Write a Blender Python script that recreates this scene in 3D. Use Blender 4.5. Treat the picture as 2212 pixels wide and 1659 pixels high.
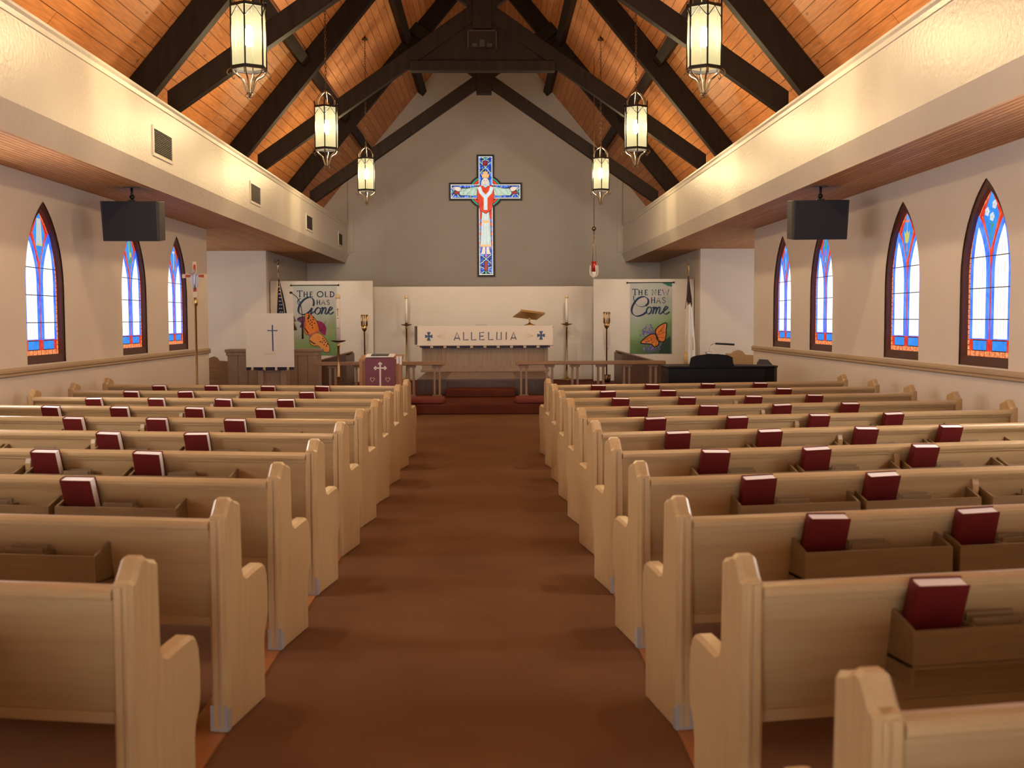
import bpy, bmesh, math, random
from mathutils import Vector, Matrix
random.seed(4)
for o in list(bpy.data.objects): bpy.data.objects.remove(o, do_unlink=True)
S = bpy.context.scene
COL = S.collection
PI = math.pi

# ------------------------------------------------------------------ camera
PITCH, YAW, ROLL, FPX = .05975, .01947, -.00372, 2350.0
cam = bpy.data.cameras.new('camera'); co = bpy.data.objects.new('camera', cam); COL.objects.link(co)
cam.sensor_width = 36.0; cam.sensor_fit = 'HORIZONTAL'; cam.lens = FPX / 2212.0 * 36.0
cam.clip_start = .05; cam.clip_end = 200
fwd = Vector((math.sin(YAW)*math.cos(PITCH), math.cos(YAW)*math.cos(PITCH), -math.sin(PITCH)))
rt = Vector((math.cos(YAW), -math.sin(YAW), 0)); up = rt.cross(fwd)
r2 = math.cos(ROLL)*rt + math.sin(ROLL)*up; u2 = -math.sin(ROLL)*rt + math.cos(ROLL)*up
m = Matrix((r2, u2, -fwd)).transposed().to_4x4(); m.translation = Vector((0, 0, 1.5)); co.matrix_world = m
cam.dof.use_dof = True; cam.dof.focus_distance = 13.0; cam.dof.aperture_fstop = 4.2
S.camera = co

# ------------------------------------------------------------------ world, exposure, lights
S.view_settings.view_transform = 'Standard'; S.view_settings.look = 'None'
S.view_settings.exposure = .46; S.view_settings.gamma = 1.0; S.view_settings.use_curve_mapping = False
W = bpy.data.worlds.new('world'); S.world = W; W.use_nodes = True
bg = W.node_tree.nodes['Background']; bg.inputs[0].default_value = (.97, .97, 1.0, 1); bg.inputs[1].default_value = 9.0
BULB = 740.0            # radiance of each lantern bulb
WARM = (1.0, .83, .62)
def area(name, loc, aim, sx, sy, power, col):
    l = bpy.data.lights.new(name, 'AREA'); l.shape = 'RECTANGLE'; l.size = sx; l.size_y = sy; l.energy = power; l.color = col
    o = bpy.data.objects.new(name, l); COL.objects.link(o); o.location = loc
    o.rotation_euler = (Vector(aim)-Vector(loc)).to_track_quat('-Z', 'Y').to_euler(); return o
# daylight entering the transept recesses through their side windows
area('recess_daylight', (-7.4, 20.3, 1.8), (0, 20.6, 1.6), 3.2, 1.7, 38, (1.0, .95, .89))
area('recess_daylight', (7.1, 20.3, 1.8), (0, 20.6, 1.6), 3.2, 1.7, 38, (1.0, .95, .89))
# spot lamps without fixtures, added by the middle truss to brighten the chancel
for sx_ in (-2.2, 2.0):
    l = bpy.data.lights.new('chancel_fill_spot', 'SPOT'); l.energy = 150; l.color = (1.0, .84, .66); l.spot_size = 1.5; l.spot_blend = .8; l.shadow_soft_size = .08
    o = bpy.data.objects.new('chancel_fill_spot', l); COL.objects.link(o); o.location = (sx_, 18.45, 5.1); o.rotation_euler = (Vector((sx_*.3, 26, 2.0))-o.location).to_track_quat('-Z', 'Y').to_euler()

# ------------------------------------------------------------------ tags
def tag(o, label=None, cat=None, group=None, kind=None):
    if label: o['label'] = label
    if cat: o['category'] = cat
    if group: o['group'] = group
    if kind: o['kind'] = kind
    return o
def empty(name, loc=(0, 0, 0), rz=0):
    o = bpy.data.objects.new(name, None); COL.objects.link(o); o.location = loc; o.rotation_euler = (0, 0, rz)
    o.empty_display_size = .1; return o
def children(o): return [c for c in bpy.data.objects if c.parent == o]
def copy_tree(o, parent=None, kids=None):
    c = o.copy(); COL.objects.link(c); c.parent = parent
    for ch in KIDS.get(o.name, []): copy_tree(ch, c)
    return c
KIDS = {}

# ------------------------------------------------------------------ mesh builder
class MB:
    def __init__(s): s.bm = bmesh.new(); s.uv = s.bm.loops.layers.uv.new('UVMap'); s.mats = []
    def mi(s, m):
        if m is None: return 0
        if m not in s.mats: s.mats.append(m)
        return s.mats.index(m)
    def poly(s, pts, m=None, uvs=None):
        f = s.bm.faces.new([s.bm.verts.new(p) for p in pts]); f.material_index = s.mi(m)
        if uvs:
            for l, u in zip(f.loops, uvs): l[s.uv].uv = u
        return f
    def box(s, x0, x1, y0, y1, z0, z1, m=None, M=None, bev=0):
        g = bmesh.ops.create_cube(s.bm, size=1)['verts']
        T = Matrix.Translation(((x0+x1)/2, (y0+y1)/2, (z0+z1)/2)) @ Matrix.Diagonal((abs(x1-x0), abs(y1-y0), abs(z1-z0), 1))
        if M is not None: T = M @ T
        bmesh.ops.transform(s.bm, matrix=T, verts=g)
        fs = {f for v in g for f in v.link_faces}
        for f in fs: f.material_index = s.mi(m)
        if bev: s.bevel({e for v in g for e in v.link_edges}, bev)
        return s
    def bevel(s, edges, w, seg=2):
        bmesh.ops.bevel(s.bm, geom=list(edges), offset=w, segments=seg, affect='EDGES', profile=.5)
    def prism(s, pts, axis, a, b, m=None, bev=0, M=None, seg=2):
        # pts 2-D outline; axis 'x': (y,z), 'y': (x,z), 'z': (x,y)
        def P(p, t):
            q = {'x': (t, p[0], p[1]), 'y': (p[0], t, p[1]), 'z': (p[0], p[1], t)}[axis]
            return M @ Vector(q) if M is not None else Vector(q)
        A = [s.bm.verts.new(P(p, a)) for p in pts]; B = [s.bm.verts.new(P(p, b)) for p in pts]
        n = len(pts); fs = [s.bm.faces.new(A), s.bm.faces.new(B[::-1])]
        for i in range(n): fs.append(s.bm.faces.new([A[i], B[i], B[(i+1) % n], A[(i+1) % n]]))
        for f in fs: f.material_index = s.mi(m)
        bmesh.ops.recalc_face_normals(s.bm, faces=fs)
        if bev:
            es = [e for e in set(fs[0].edges) | set(fs[1].edges)]
            s.bevel(es, bev, seg)
        return s
    def tube(s, pts, r, m=None, seg=8, closed=False):
        pts = [Vector(p) for p in pts]; n = len(pts)
        rs = r if isinstance(r, (list, tuple)) else [r]*n
        rings = []; prev = None
        for i in range(n):
            if closed: t = pts[(i+1) % n]-pts[i-1]
            else: t = pts[min(i+1, n-1)]-pts[max(i-1, 0)]
            t.normalize()
            if prev is None: a = t.orthogonal().normalized()
            else: a = (prev - t*prev.dot(t)).normalized()
            prev = a; b = t.cross(a)
            rings.append([s.bm.verts.new(pts[i]+rs[i]*(math.cos(2*PI*k/seg)*a+math.sin(2*PI*k/seg)*b)) for k in range(seg)])
        fs = []
        for i in range(n if closed else n-1):
            R1, R2 = rings[i], rings[(i+1) % n]
            for k in range(seg): fs.append(s.bm.faces.new([R1[k], R1[(k+1) % seg], R2[(k+1) % seg], R2[k]]))
        if not closed: fs += [s.bm.faces.new(rings[0][::-1]), s.bm.faces.new(rings[-1])]
        for f in fs: f.material_index = s.mi(m); f.smooth = True
        return s
    def lathe(s, prof, m=None, seg=20, c=(0, 0, 0), smooth=True):
        rings = []
        for r, z in prof:
            rings.append([s.bm.verts.new((c[0]+max(r, 1e-4)*math.cos(2*PI*k/seg), c[1]+max(r, 1e-4)*math.sin(2*PI*k/seg), c[2]+z)) for k in range(seg)])
        fs = []
        for R1, R2 in zip(rings, rings[1:]):
            for k in range(seg): fs.append(s.bm.faces.new([R1[k], R1[(k+1) % seg], R2[(k+1) % seg], R2[k]]))
        fs += [s.bm.faces.new(rings[0][::-1]), s.bm.faces.new(rings[-1])]
        for f in fs: f.material_index = s.mi(m); f.smooth = smooth
        return s
    def ball(s, c, r, m=None, sc=(1, 1, 1), seg=14):
        g = bmesh.ops.create_uvsphere(s.bm, u_segments=seg, v_segments=seg//2+1, radius=r)['verts']
        bmesh.ops.transform(s.bm, matrix=Matrix.Translation(c) @ Matrix.Diagonal((*sc, 1)), verts=g)
        for f in {f for v in g for f in v.link_faces}: f.material_index = s.mi(m); f.smooth = True
        return s
    def build(s, name, m=None, parent=None):
        me = bpy.data.meshes.new(name); bmesh.ops.recalc_face_normals(s.bm, faces=s.bm.faces) if not getattr(s, 'keep', False) else None
        s.bm.to_mesh(me); s.bm.free()
        for k in (s.mats or [m]): me.materials.append(k)
        o = bpy.data.objects.new(name, me); COL.objects.link(o); o.parent = parent
        if parent is not None: KIDS.setdefault(parent.name, []).append(o)
        return o

# flat marks on a vertical plane: p2 -> 3-D through a mapping; every layer is a thin raised sheet
class Flat(MB):
    def __init__(s, mp): MB.__init__(s); s.mp = mp; s.keep = True
    def pg(s, pts, lay, m):
        f = s.bm.faces.new([s.bm.verts.new(s.mp(p[0], p[1], lay)) for p in pts]); f.material_index = s.mi(m)
        r = bmesh.ops.triangulate(s.bm, faces=[f], ngon_method='EAR_CLIP')
    def stroke(s, pts, w, lay, m, pen=None):
        n = len(pts); L = []; R = []
        for i in range(n):
            a = pts[max(i-1, 0)]; b = pts[min(i+1, n-1)]
            dx, dy = b[0]-a[0], b[1]-a[1]; l = math.hypot(dx, dy) or 1
            ww = w
            if pen is not None: ww = w*(.28+.72*abs(math.sin(math.atan2(dy, dx)-pen)))
            nx, ny = -dy/l*ww/2, dx/l*ww/2
            L.append((pts[i][0]+nx, pts[i][1]+ny)); R.append((pts[i][0]-nx, pts[i][1]-ny))
        for i in range(n-1):
            f = s.bm.faces.new([s.bm.verts.new(s.mp(q[0], q[1], lay)) for q in (L[i], L[i+1], R[i+1], R[i])]); f.material_index = s.mi(m)
    def ell(s, cx, cy, rx, ry, lay, m, n=20, rot=0):
        s.pg([(cx+rx*math.cos(t)*math.cos(rot)-ry*math.sin(t)*math.sin(rot), cy+rx*math.cos(t)*math.sin(rot)+ry*math.sin(t)*math.cos(rot)) for t in [2*PI*k/n for k in range(n)]], lay, m)
def smooth(pts, n=6, closed=False):
    out = []; N = len(pts)
    for i in range(N if closed else N-1):
        g = lambda k: pts[k % N] if closed else pts[max(0, min(N-1, k))]
        p0, p1, p2, p3 = g(i-1), g(i), g(i+1), g(i+2)
        for k in range(n):
            t = k/n
            out.append(tuple(.5*((2*b)+(-a+c)*t+(2*a-5*b+4*c-d)*t*t+(-a+3*b-3*c+d)*t**3) for a, b, c, d in zip(p0, p1, p2, p3)))
    if not closed: out.append(tuple(pts[-1]))
    return out

# ------------------------------------------------------------------ materials
def mat(name, col, rough=.6, metal=0, spec=.5, emit=0, var=None, stretch=(1, 1, 1), scale=6, bump=0, bscale=80, coat=0):
    m = bpy.data.materials.new(name); m.use_nodes = True; nt = m.node_tree; N = nt.nodes; L = nt.links
    b = N['Principled BSDF']; c4 = (*col, 1)
    b.inputs['Base Color'].default_value = c4; b.inputs['Roughness'].default_value = rough; b.inputs['Metallic'].default_value = metal
    b.inputs['Specular IOR Level'].default_value = spec
    if coat: b.inputs['Coat Weight'].default_value = coat; b.inputs['Coat Roughness'].default_value = .25
    tc = N.new('ShaderNodeTexCoord')
    if var:
        mp = N.new('ShaderNodeMapping'); mp.inputs['Scale'].default_value = stretch; L.new(tc.outputs['Object'], mp.inputs[0])
        nz = N.new('ShaderNodeTexNoise'); nz.inputs['Scale'].default_value = scale; nz.inputs['Detail'].default_value = 6; L.new(mp.outputs[0], nz.inputs[0])
        rp = N.new('ShaderNodeValToRGB'); rp.color_ramp.elements[0].position = .3; rp.color_ramp.elements[1].position = .7
        rp.color_ramp.elements[0].color = (*var, 1); rp.color_ramp.elements[1].color = c4
        L.new(nz.outputs[0], rp.inputs[0]); L.new(rp.outputs[0], b.inputs['Base Color'])
        if emit: L.new(rp.outputs[0], b.inputs['Emission Color'])
    if emit:
        if not var: b.inputs['Emission Color'].default_value = c4
        b.inputs['Emission Strength'].default_value = emit
    if bump:
        n2 = N.new('ShaderNodeTexNoise'); n2.inputs['Scale'].default_value = bscale; L.new(tc.outputs['Object'], n2.inputs[0])
        bp = N.new('ShaderNodeBump'); bp.inputs['Strength'].default_value = bump; bp.inputs['Distance'].default_value = .01
        L.new(n2.outputs[0], bp.inputs['Height']); L.new(bp.outputs[0], b.inputs['Normal'])
    return m
def glow(name, col, k, var=None, scale=8):          # backlit glass
    m = bpy.data.materials.new(name); m.use_nodes = True; nt = m.node_tree; N = nt.nodes; L = nt.links
    N.remove(N['Principled BSDF']); out = N['Material Output']
    e = N.new('ShaderNodeEmission'); e.inputs[0].default_value = (*col, 1); e.inputs[1].default_value = k*.85
    g = N.new('ShaderNodeBsdfGlossy'); g.inputs['Roughness'].default_value = .2; g.inputs[0].default_value = (.04, .04, .04, 1)
    a = N.new('ShaderNodeAddShader'); L.new(e.outputs[0], a.inputs[0]); L.new(g.outputs[0], a.inputs[1]); L.new(a.outputs[0], out.inputs[0])
    if var:
        tc = N.new('ShaderNodeTexCoord'); nz = N.new('ShaderNodeTexNoise'); nz.inputs['Scale'].default_value = scale; L.new(tc.outputs['Object'], nz.inputs[0])
        rp = N.new('ShaderNodeValToRGB'); rp.color_ramp.elements[0].position = .35; rp.color_ramp.elements[1].position = .65
        rp.color_ramp.elements[0].color = (*var, 1); rp.color_ramp.elements[1].color = (*col, 1)
        L.new(nz.outputs[0], rp.inputs[0]); L.new(rp.outputs[0], e.inputs[0])
    return m
def planks(name, c1, c2, gap, roww, lenw, rough=.5, knots=True, axis_uv=True):
    m = bpy.data.materials.new(name); m.use_nodes = True; nt = m.node_tree; N = nt.nodes; L = nt.links; b = N['Principled BSDF']
    uv = N.new('ShaderNodeUVMap'); uv.uv_map = 'UVMap'
    br = N.new('ShaderNodeTexBrick'); br.inputs['Scale'].default_value = 1; br.inputs['Brick Width'].default_value = lenw; br.inputs['Row Height'].default_value = roww
    br.inputs['Mortar Size'].default_value = .006; br.inputs['Mortar Smooth'].default_value = .3; br.offset = .37
    br.inputs['Color1'].default_value = (*c1, 1); br.inputs['Color2'].default_value = (*c2, 1); br.inputs['Mortar'].default_value = (*gap, 1)
    L.new(uv.outputs[0], br.inputs[0])
    mp = N.new('ShaderNodeMapping'); mp.inputs['Scale'].default_value = (.9, 14, 1); L.new(uv.outputs[0], mp.inputs[0])
    nz = N.new('ShaderNodeTexNoise'); nz.inputs['Scale'].default_value = 3; nz.inputs['Detail'].default_value = 5; L.new(mp.outputs[0], nz.inputs[0])
    mr = N.new('ShaderNodeMapRange'); mr.inputs[1].default_value = .3; mr.inputs[2].default_value = .7; mr.inputs[3].default_value = .78; mr.inputs[4].default_value = 1.12; L.new(nz.outputs[0], mr.inputs[0])
    mx = N.new('ShaderNodeMix'); mx.data_type = 'RGBA'; mx.blend_type = 'MULTIPLY'; mx.inputs[0].default_value = 1
    L.new(br.outputs[0], mx.inputs[6]); L.new(mr.outputs[0], mx.inputs[7]); last = mx.outputs[2]
    if knots:
        m3 = N.new('ShaderNodeMapping'); m3.inputs['Scale'].default_value = (2.2, 5.5, 1); L.new(uv.outputs[0], m3.inputs[0])
        vo = N.new('ShaderNodeTexVoronoi'); vo.inputs['Scale'].default_value = 1.0; L.new(m3.outputs[0], vo.inputs[0])
        r3 = N.new('ShaderNodeMapRange'); r3.inputs[1].default_value = .06; r3.inputs[2].default_value = .13; r3.inputs[3].default_value = .55; r3.inputs[4].default_value = 1; L.new(vo.outputs['Distance'], r3.inputs[0])
        m4 = N.new('ShaderNodeMix'); m4.data_type = 'RGBA'; m4.blend_type = 'MULTIPLY'; m4.inputs[0].default_value = 1
        L.new(last, m4.inputs[6]); L.new(r3.outputs[0], m4.inputs[7]); last = m4.outputs[2]
    L.new(last, b.inputs['Base Color']); b.inputs['Roughness'].default_value = rough; b.inputs['Specular IOR Level'].default_value = .22
    bp = N.new('ShaderNodeBump'); bp.inputs['Strength'].default_value = .5; bp.inputs['Distance'].default_value = .01; bp.invert = True
    L.new(br.outputs['Fac'], bp.inputs['Height']); L.new(bp.outputs[0], b.inputs['Normal'])
    return m

M = {}
M['plaster'] = mat('plaster', (.76, .69, .615), .75, var=(.73, .66, .585), scale=2, bump=.12, bscale=60)
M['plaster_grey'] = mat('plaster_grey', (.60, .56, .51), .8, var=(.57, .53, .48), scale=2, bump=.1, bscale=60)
M['beam_paint'] = mat('beam_paint', (.67, .62, .55), .40, var=(.64, .59, .52), scale=3, bump=.45, bscale=22)
M['trim_paint'] = mat('trim_paint', (.60, .50, .38), .45)
M['rail_paint'] = mat('rail_paint', (.47, .35, .22), .5)
M['screen_white'] = mat('screen_white', (.72, .68, .63), .7, var=(.69, .65, .60), scale=2)
M['ceiling'] = planks('ceiling_planks', (.74, .33, .12), (.61, .25, .088), (.22, .075, .022), .155, 3.6)
M['soffit'] = planks('soffit_planks', (.66, .32, .125), (.52, .235, .085), (.18, .07, .025), .055, 2.6, knots=False)
M['timber'] = mat('dark_timber', (.022, .012, .007), .6, spec=.15, var=(.012, .006, .004), scale=4, stretch=(3, 3, .6))
M['carpet'] = mat('carpet', (.24, .120, .058), .95, spec=.1, var=(.185, .088, .043), scale=1.3, bump=.8, bscale=260)
M['carpet_red'] = mat('carpet_red', (.15, .043, .026), .95, spec=.1, var=(.11, .03, .018), scale=3, bump=.6, bscale=260)
M['cushion'] = mat('kneeler_fabric', (.22, .055, .042), .9, spec=.2, var=(.18, .045, .034), scale=14)
M['runner'] = mat('wood_runner', (.42, .17, .05), .4, var=(.32, .12, .035), scale=5, stretch=(4, .6, 4))
M['oak'] = mat('pickled_oak', (.49, .33, .16), .36, var=(.49, .33, .17), scale=5, stretch=(1, 9, 1), bump=.05)
M['oak_v'] = mat('pickled_oak_upright', (.50, .335, .16), .33, var=(.44, .285, .13), scale=5, stretch=(9, 9, .8), bump=.05)
M['oak_h'] = mat('pickled_oak_long', (.49, .335, .165), .33, var=(.43, .285, .135), scale=5, stretch=(.6, 9, 9), bump=.05)
M['rack'] = mat('rack_wood_shaded', (.29, .19, .09), .5, var=(.23, .15, .07), scale=6, stretch=(1, 8, 8))  # deeper than the pew oak: shade at the racks put into the colour
M['wood'] = mat('grey_brown_wood', (.36, .25, .18), .5, var=(.28, .19, .13), scale=5, stretch=(9, 9, .7))
M['wood_dark'] = mat('dark_stained_wood', (.13, .065, .04), .4, var=(.09, .045, .028), scale=5, stretch=(9, 9, .7))
M['wood_mid'] = mat('mid_brown_wood', (.36, .21, .105), .42, var=(.27, .15, .07), scale=5, stretch=(.8, 9, 9))
M['wood_orange'] = mat('orange_wood', (.45, .21, .08), .45, var=(.36, .16, .06), scale=5, stretch=(9, 9, .7))
M['gloss_wood'] = mat('polished_floor_wood', (.12, .05, .03), .12, var=(.08, .035, .022), scale=4, stretch=(.8, 9, 9))
M['brass'] = mat('brass', (.62, .42, .18), .28, metal=1)
M['brass_dk'] = mat('aged_brass', (.42, .27, .11), .35, metal=1)
M['bronze'] = mat('dark_bronze', (.16, .105, .06), .4, metal=1)
M['iron'] = mat('black_iron', (.02, .018, .016), .45, metal=.6)
M['iron_gold'] = mat('gilt_iron', (.24, .18, .11), .35, metal=1)
M['steel'] = mat('steel', (.45, .44, .42), .3, metal=1)
M['black'] = mat('black_plastic', (.010, .010, .013), .55)
M['black_cloth'] = mat('black_grille_cloth', (.014, .014, .020), .9, bump=.4, bscale=400)
M['piano'] = mat('black_lacquer', (.004, .003, .004), .45, spec=.18)
M['grey_fabric'] = mat('grey_fabric', (.09, .09, .08), .9)
M['glasscap'] = mat('candle_cap', (.85, .66, .40), .25)
M['wax'] = mat('white_wax', (.85, .82, .76), .45)
M['cloth'] = mat('cream_cloth', (.80, .72, .63), .85, bump=.1, bscale=200)
M['white_cloth'] = mat('white_cloth', (.80, .78, .74), .85)
M['purple'] = mat('purple_cloth', (.23, .08, .12), .85, var=(.20, .065, .105), scale=9)
M['blue_felt'] = mat('blue_felt', (.07, .12, .26), .9)
M['grey_felt'] = mat('grey_blue_felt', (.10, .11, .17), .9)
M['navy'] = mat('navy_cloth', (.012, .014, .05), .85)
M['gold_thread'] = mat('gold_thread', (.72, .50, .22), .6)
M['gold_pale'] = mat('pale_gold_thread', (.74, .60, .42), .7)
M['book'] = mat('dark_red_book_cloth', (.13, .008, .007), .6, spec=.25, var=(.10, .006, .005), scale=12)
M['paper'] = mat('paper', (.86, .84, .84), .7)
M['vent'] = mat('vent_slats', (.05, .04, .03), .6)
M['flagred'] = mat('flag_red', (.35, .02, .025), .8)
M['red_glass'] = mat('ruby_glass', (.30, .012, .01), .12, spec=.6)
M['clear_glass'] = mat('pale_glass', (.75, .72, .66), .1)
M['tape'] = mat('grey_tape', (.33, .31, .30), .6)
M['amber_red'] = mat('red_enamel', (.45, .06, .02), .4)
M['silver'] = mat('silver', (.50, .50, .55), .35, metal=.7)
M['skin_emblem'] = mat('emblem_dull', (.03, .02, .014), .7)
M['frame_brown'] = mat('window_frame_brown', (.10, .030, .018), .45, var=(.075, .022, .014), scale=6, stretch=(6, 6, 1))

def T2(r, s_, t): return (r, s_, t)
# ------------------------------------------------------------------ main dimensions
X0 = -.114; WL, WR = -4.55, 4.33; Y0, YB = -8.0, 28.25
ZS, ZF, ZT, ZA, MM = 2.95, 3.168, 3.90, 9.365, 1.202
BL, BR, CL, CR = -3.634, 3.405, -3.73, 3.50
FZ = .16; YSTEP = 17.1
def roof_z(x): return ZA - MM*abs(x-X0)

# ------------------------------------------------------------------ structure
def struct(o): o['kind'] = 'structure'; return o
def lancet(h, b0, bs, bt, n=12, c=0.0, tip=0.0):
    rise = bt-bs; R = (h*h+rise*rise)/(2*h); pts = [(c-h, b0), (c+h, b0), (c+h, bs)]
    a_end = math.asin(min(1, rise/R))
    for i in range(1, n):
        t = a_end*i/n; pts.append((c+h-R+R*math.cos(t)+tip*(R*math.sin(t)/rise)**2, bs+R*math.sin(t)))
    pts.append((c+tip, bt))
    for i in range(n-1, 0, -1):
        t = a_end*i/n; pts.append((c-h+R-R*math.cos(t)+tip*(R*math.sin(t)/rise)**2, bs+R*math.sin(t)))
    pts.append((c-h, bs)); return pts
WIN_L = [11.26, 14.05, 15.98, 9.33, 6.54, 4.61]; WIN_R = [9.50, 11.42, 14.21, 16.13, 6.70, 4.78]
WB, WT, WH = 1.065, 2.715, .485
def wall_with_holes(name, x, side, y0, y1, z0, z1, wins, m):
    b = MB(); bm = b.bm; loops = [[(y0, z0), (y1, z0), (y1, z1), (y0, z1)]]
    for yc in wins: loops.append([(yc+a, WB+q) for a, q in lancet(WH, 0, .78, WT-WB)])
    for dx in (0, side*.26):
        es = []
        for lp in loops:
            vs = [bm.verts.new((x+dx, p[0], p[1])) for p in lp]
            es += [bm.edges.new((vs[i], vs[(i+1) % len(vs)])) for i in range(len(vs))]
        bmesh.ops.triangle_fill(bm, use_beauty=True, use_dissolve=False, edges=es)
    b.box(x, x+side*.26, y1-.002, y1, z0, z1)
    return struct(b.build(name, m))
wall_with_holes('wall_left', WL, -1, Y0, 17.65, 0, 3.2, WIN_L, M['plaster'])
wall_with_holes('wall_right', WR, 1, Y0, 17.85, 0, 3.2, WIN_R, M['plaster'])
def slab(name, m, *a):
    b = MB(); b.box(*a); return struct(b.build(name, m))
slab('wall_recess_left', M['plaster'], -7.5, -4.72, 23.1, 23.3, 0, 3.0)
slab('wall_recess_right', M['plaster'], 4.40, 7.2, 22.8, 23.0, 0, 3.0)
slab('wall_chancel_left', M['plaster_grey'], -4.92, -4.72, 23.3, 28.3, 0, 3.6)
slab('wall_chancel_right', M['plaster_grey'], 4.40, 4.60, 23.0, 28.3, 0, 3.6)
slab('wall_outer_left', M['plaster'], -7.7, -7.5, 17.3, 23.3, 0, 3.0)
slab('wall_outer_right', M['plaster'], 7.2, 7.4, 17.5, 23.0, 0, 3.0)
slab('wall_return_left', M['plaster'], -7.5, -4.81, 17.4, 17.65, 0, 3.0)
slab('wall_return_right', M['plaster'], 4.59, 7.2, 17.6, 17.85, 0, 3.0)
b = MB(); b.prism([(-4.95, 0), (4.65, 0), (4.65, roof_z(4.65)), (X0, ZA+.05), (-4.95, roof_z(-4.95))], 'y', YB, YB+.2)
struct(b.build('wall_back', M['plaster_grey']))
# upper side walls above the boxed beams, carrying the roof
slab('wall_upper_left', M['plaster'], WL-.2, WL, Y0, YB, 3.2, 4.1); slab('wall_upper_right', M['plaster'], WR, WR+.2, Y0, YB, 3.2, 4.1)
slab('wall_rear', M['plaster'], WL-.2, WR+.2, Y0-.2, Y0, 2.3, 9.6)
b = MB(); b.box(-7.7, 7.4, Y0, YB, -.2, 0); struct(b.build('floor', M['carpet']))
# raised chancel floor and steps (trim)
b = MB(); b.box(-7.5, 7.2, YSTEP, YB, 0.001, FZ, bev=.02); struct(b.build('floor_chancel', M['carpet_red']))
b = MB(); b.box(-.78, .42, 18.65, 19.32, FZ, .287, bev=.02); struct(b.build('floor_step', M['carpet_red']))
b = MB(); b.box(-1.31, 1.085, 19.32, 23.2, FZ, .43, M['wood_dark']); b.box(-1.31, 1.085, 19.30, 19.32, .40, .435, M['wood_dark'])
b.box(-.79, .43, 19.305, 19.325, .287, .425, M['gloss_wood']); b.box(-.80, .44, 19.33, 21.9, .43, .434, M['gloss_wood'])
struct(b.build('floor_altar_dais'))
# ceilings
def roof(name, sg):
    b = MB(); b.keep = True; xe = X0+sg*4.75; L = math.hypot(4.75, 4.75*MM)
    P = lambda x, y, dz=0: (x, y, roof_z(x)+dz)
    b.poly([P(X0, Y0), P(X0, YB), P(xe, YB), P(xe, Y0)], None, [(Y0, 0), (YB, 0), (YB, L), (Y0, L)])
    b.poly([P(X0, Y0, .18), P(X0, YB, .18), P(xe, YB, .18), P(xe, Y0, .18)])
    b.poly([P(xe, Y0), P(xe, YB), P(xe, YB, .18), P(xe, Y0, .18)])
    return struct(b.build(name, M['ceiling']))
roof('ceiling', -1); roof('ceiling', 1)
def soffit(name, xa, xb):
    b = MB(); b.keep = True
    b.poly([(xa, Y0, ZS), (xb, Y0, ZS), (xb, YB, ZS), (xa, YB, ZS)], None, [(Y0, xa), (Y0, xb), (YB, xb), (YB, xa)])
    b.poly([(xa, Y0, ZS+.05), (xb, Y0, ZS+.05), (xb, YB, ZS+.05), (xa, YB, ZS+.05)])
    return struct(b.build(name, M['soffit']))
soffit('ceiling_soffit', -7.5, CL+.02); soffit('ceiling_soffit', CR-.02, 7.2)
def beam(name, sg, xf, xs):
    b = MB(); w = WL if sg < 0 else WR
    pf = [(xs, ZS-.001), (xf, ZF), (xf, ZT), (w, ZT), (w, ZT-.1), (xf+sg*.1, ZT-.1), (xf+sg*.1, ZF), (xs+sg*.08, ZS+.04)]
    b.prism(pf, 'y', Y0, YB, M['beam_paint'])
    # crown moulding along the top edge
    b.prism([(xf, ZT+.012), (xf-sg*.035, ZT+.012), (xf-sg*.035, ZT-.012), (xf-sg*.02, ZT-.035), (xf-sg*.012, ZT-.075), (xf, ZT-.08)], 'y', Y0, YB-1.5, M['beam_paint'])
    b.box(xf-sg*.012, xf, YB-.16, YB-.001, ZF+.0, ZT, M['beam_paint'])
    return struct(b.build(name))
beam('trim_1', -1, BL, CL); beam('trim_2', 1, BR, CR)
def wrail(name, x, sg, y1):
    b = MB(); q = [(0, .965), (.018, .965), (.034, .978), (.034, .992), (.02, 1.0), (.036, 1.008), (.036, 1.03), (.02, 1.045), (0, 1.05)]
    b.prism([(x-sg*p, z) for p, z in q], 'y', Y0, y1); return struct(b.build(name, M['rail_paint']))
wrail('trim_3', WL, -1, 17.66); wrail('trim_4', WR, 1, 17.86)
for i, x in enumerate((-2.69, 2.44)):
    b = MB(); b.box(x-.022, x+.022, YB-.02, YB, 2.0, roof_z(x)-.02); struct(b.build('trim_%d' % (5+i), M['plaster_grey']))
for i, (xa, xb) in enumerate(((-3.64, -3.50), (3.28, 3.41))):
    b = MB(); b.box(xa, xb, YB-.05, YB, ZF+.05, roof_z(xa)-.05, bev=.006); struct(b.build('trim_%d' % (7+i), M['plaster_grey']))
# wooden runner under the pews along each side of the aisle
for i, (xa, xb) in enumerate(((-.985, -1.13), (.69, .835))):
    b = MB(); b.prism([(xa, 1.0), (xa+(.07 if i == 0 else -.07), 12.6), (xb+(.07 if i == 0 else -.07), 12.6), (xb, 1.0)], 'z', 0.0, .008); struct(b.build('trim_%d' % (9+i), M['runner']))

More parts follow.
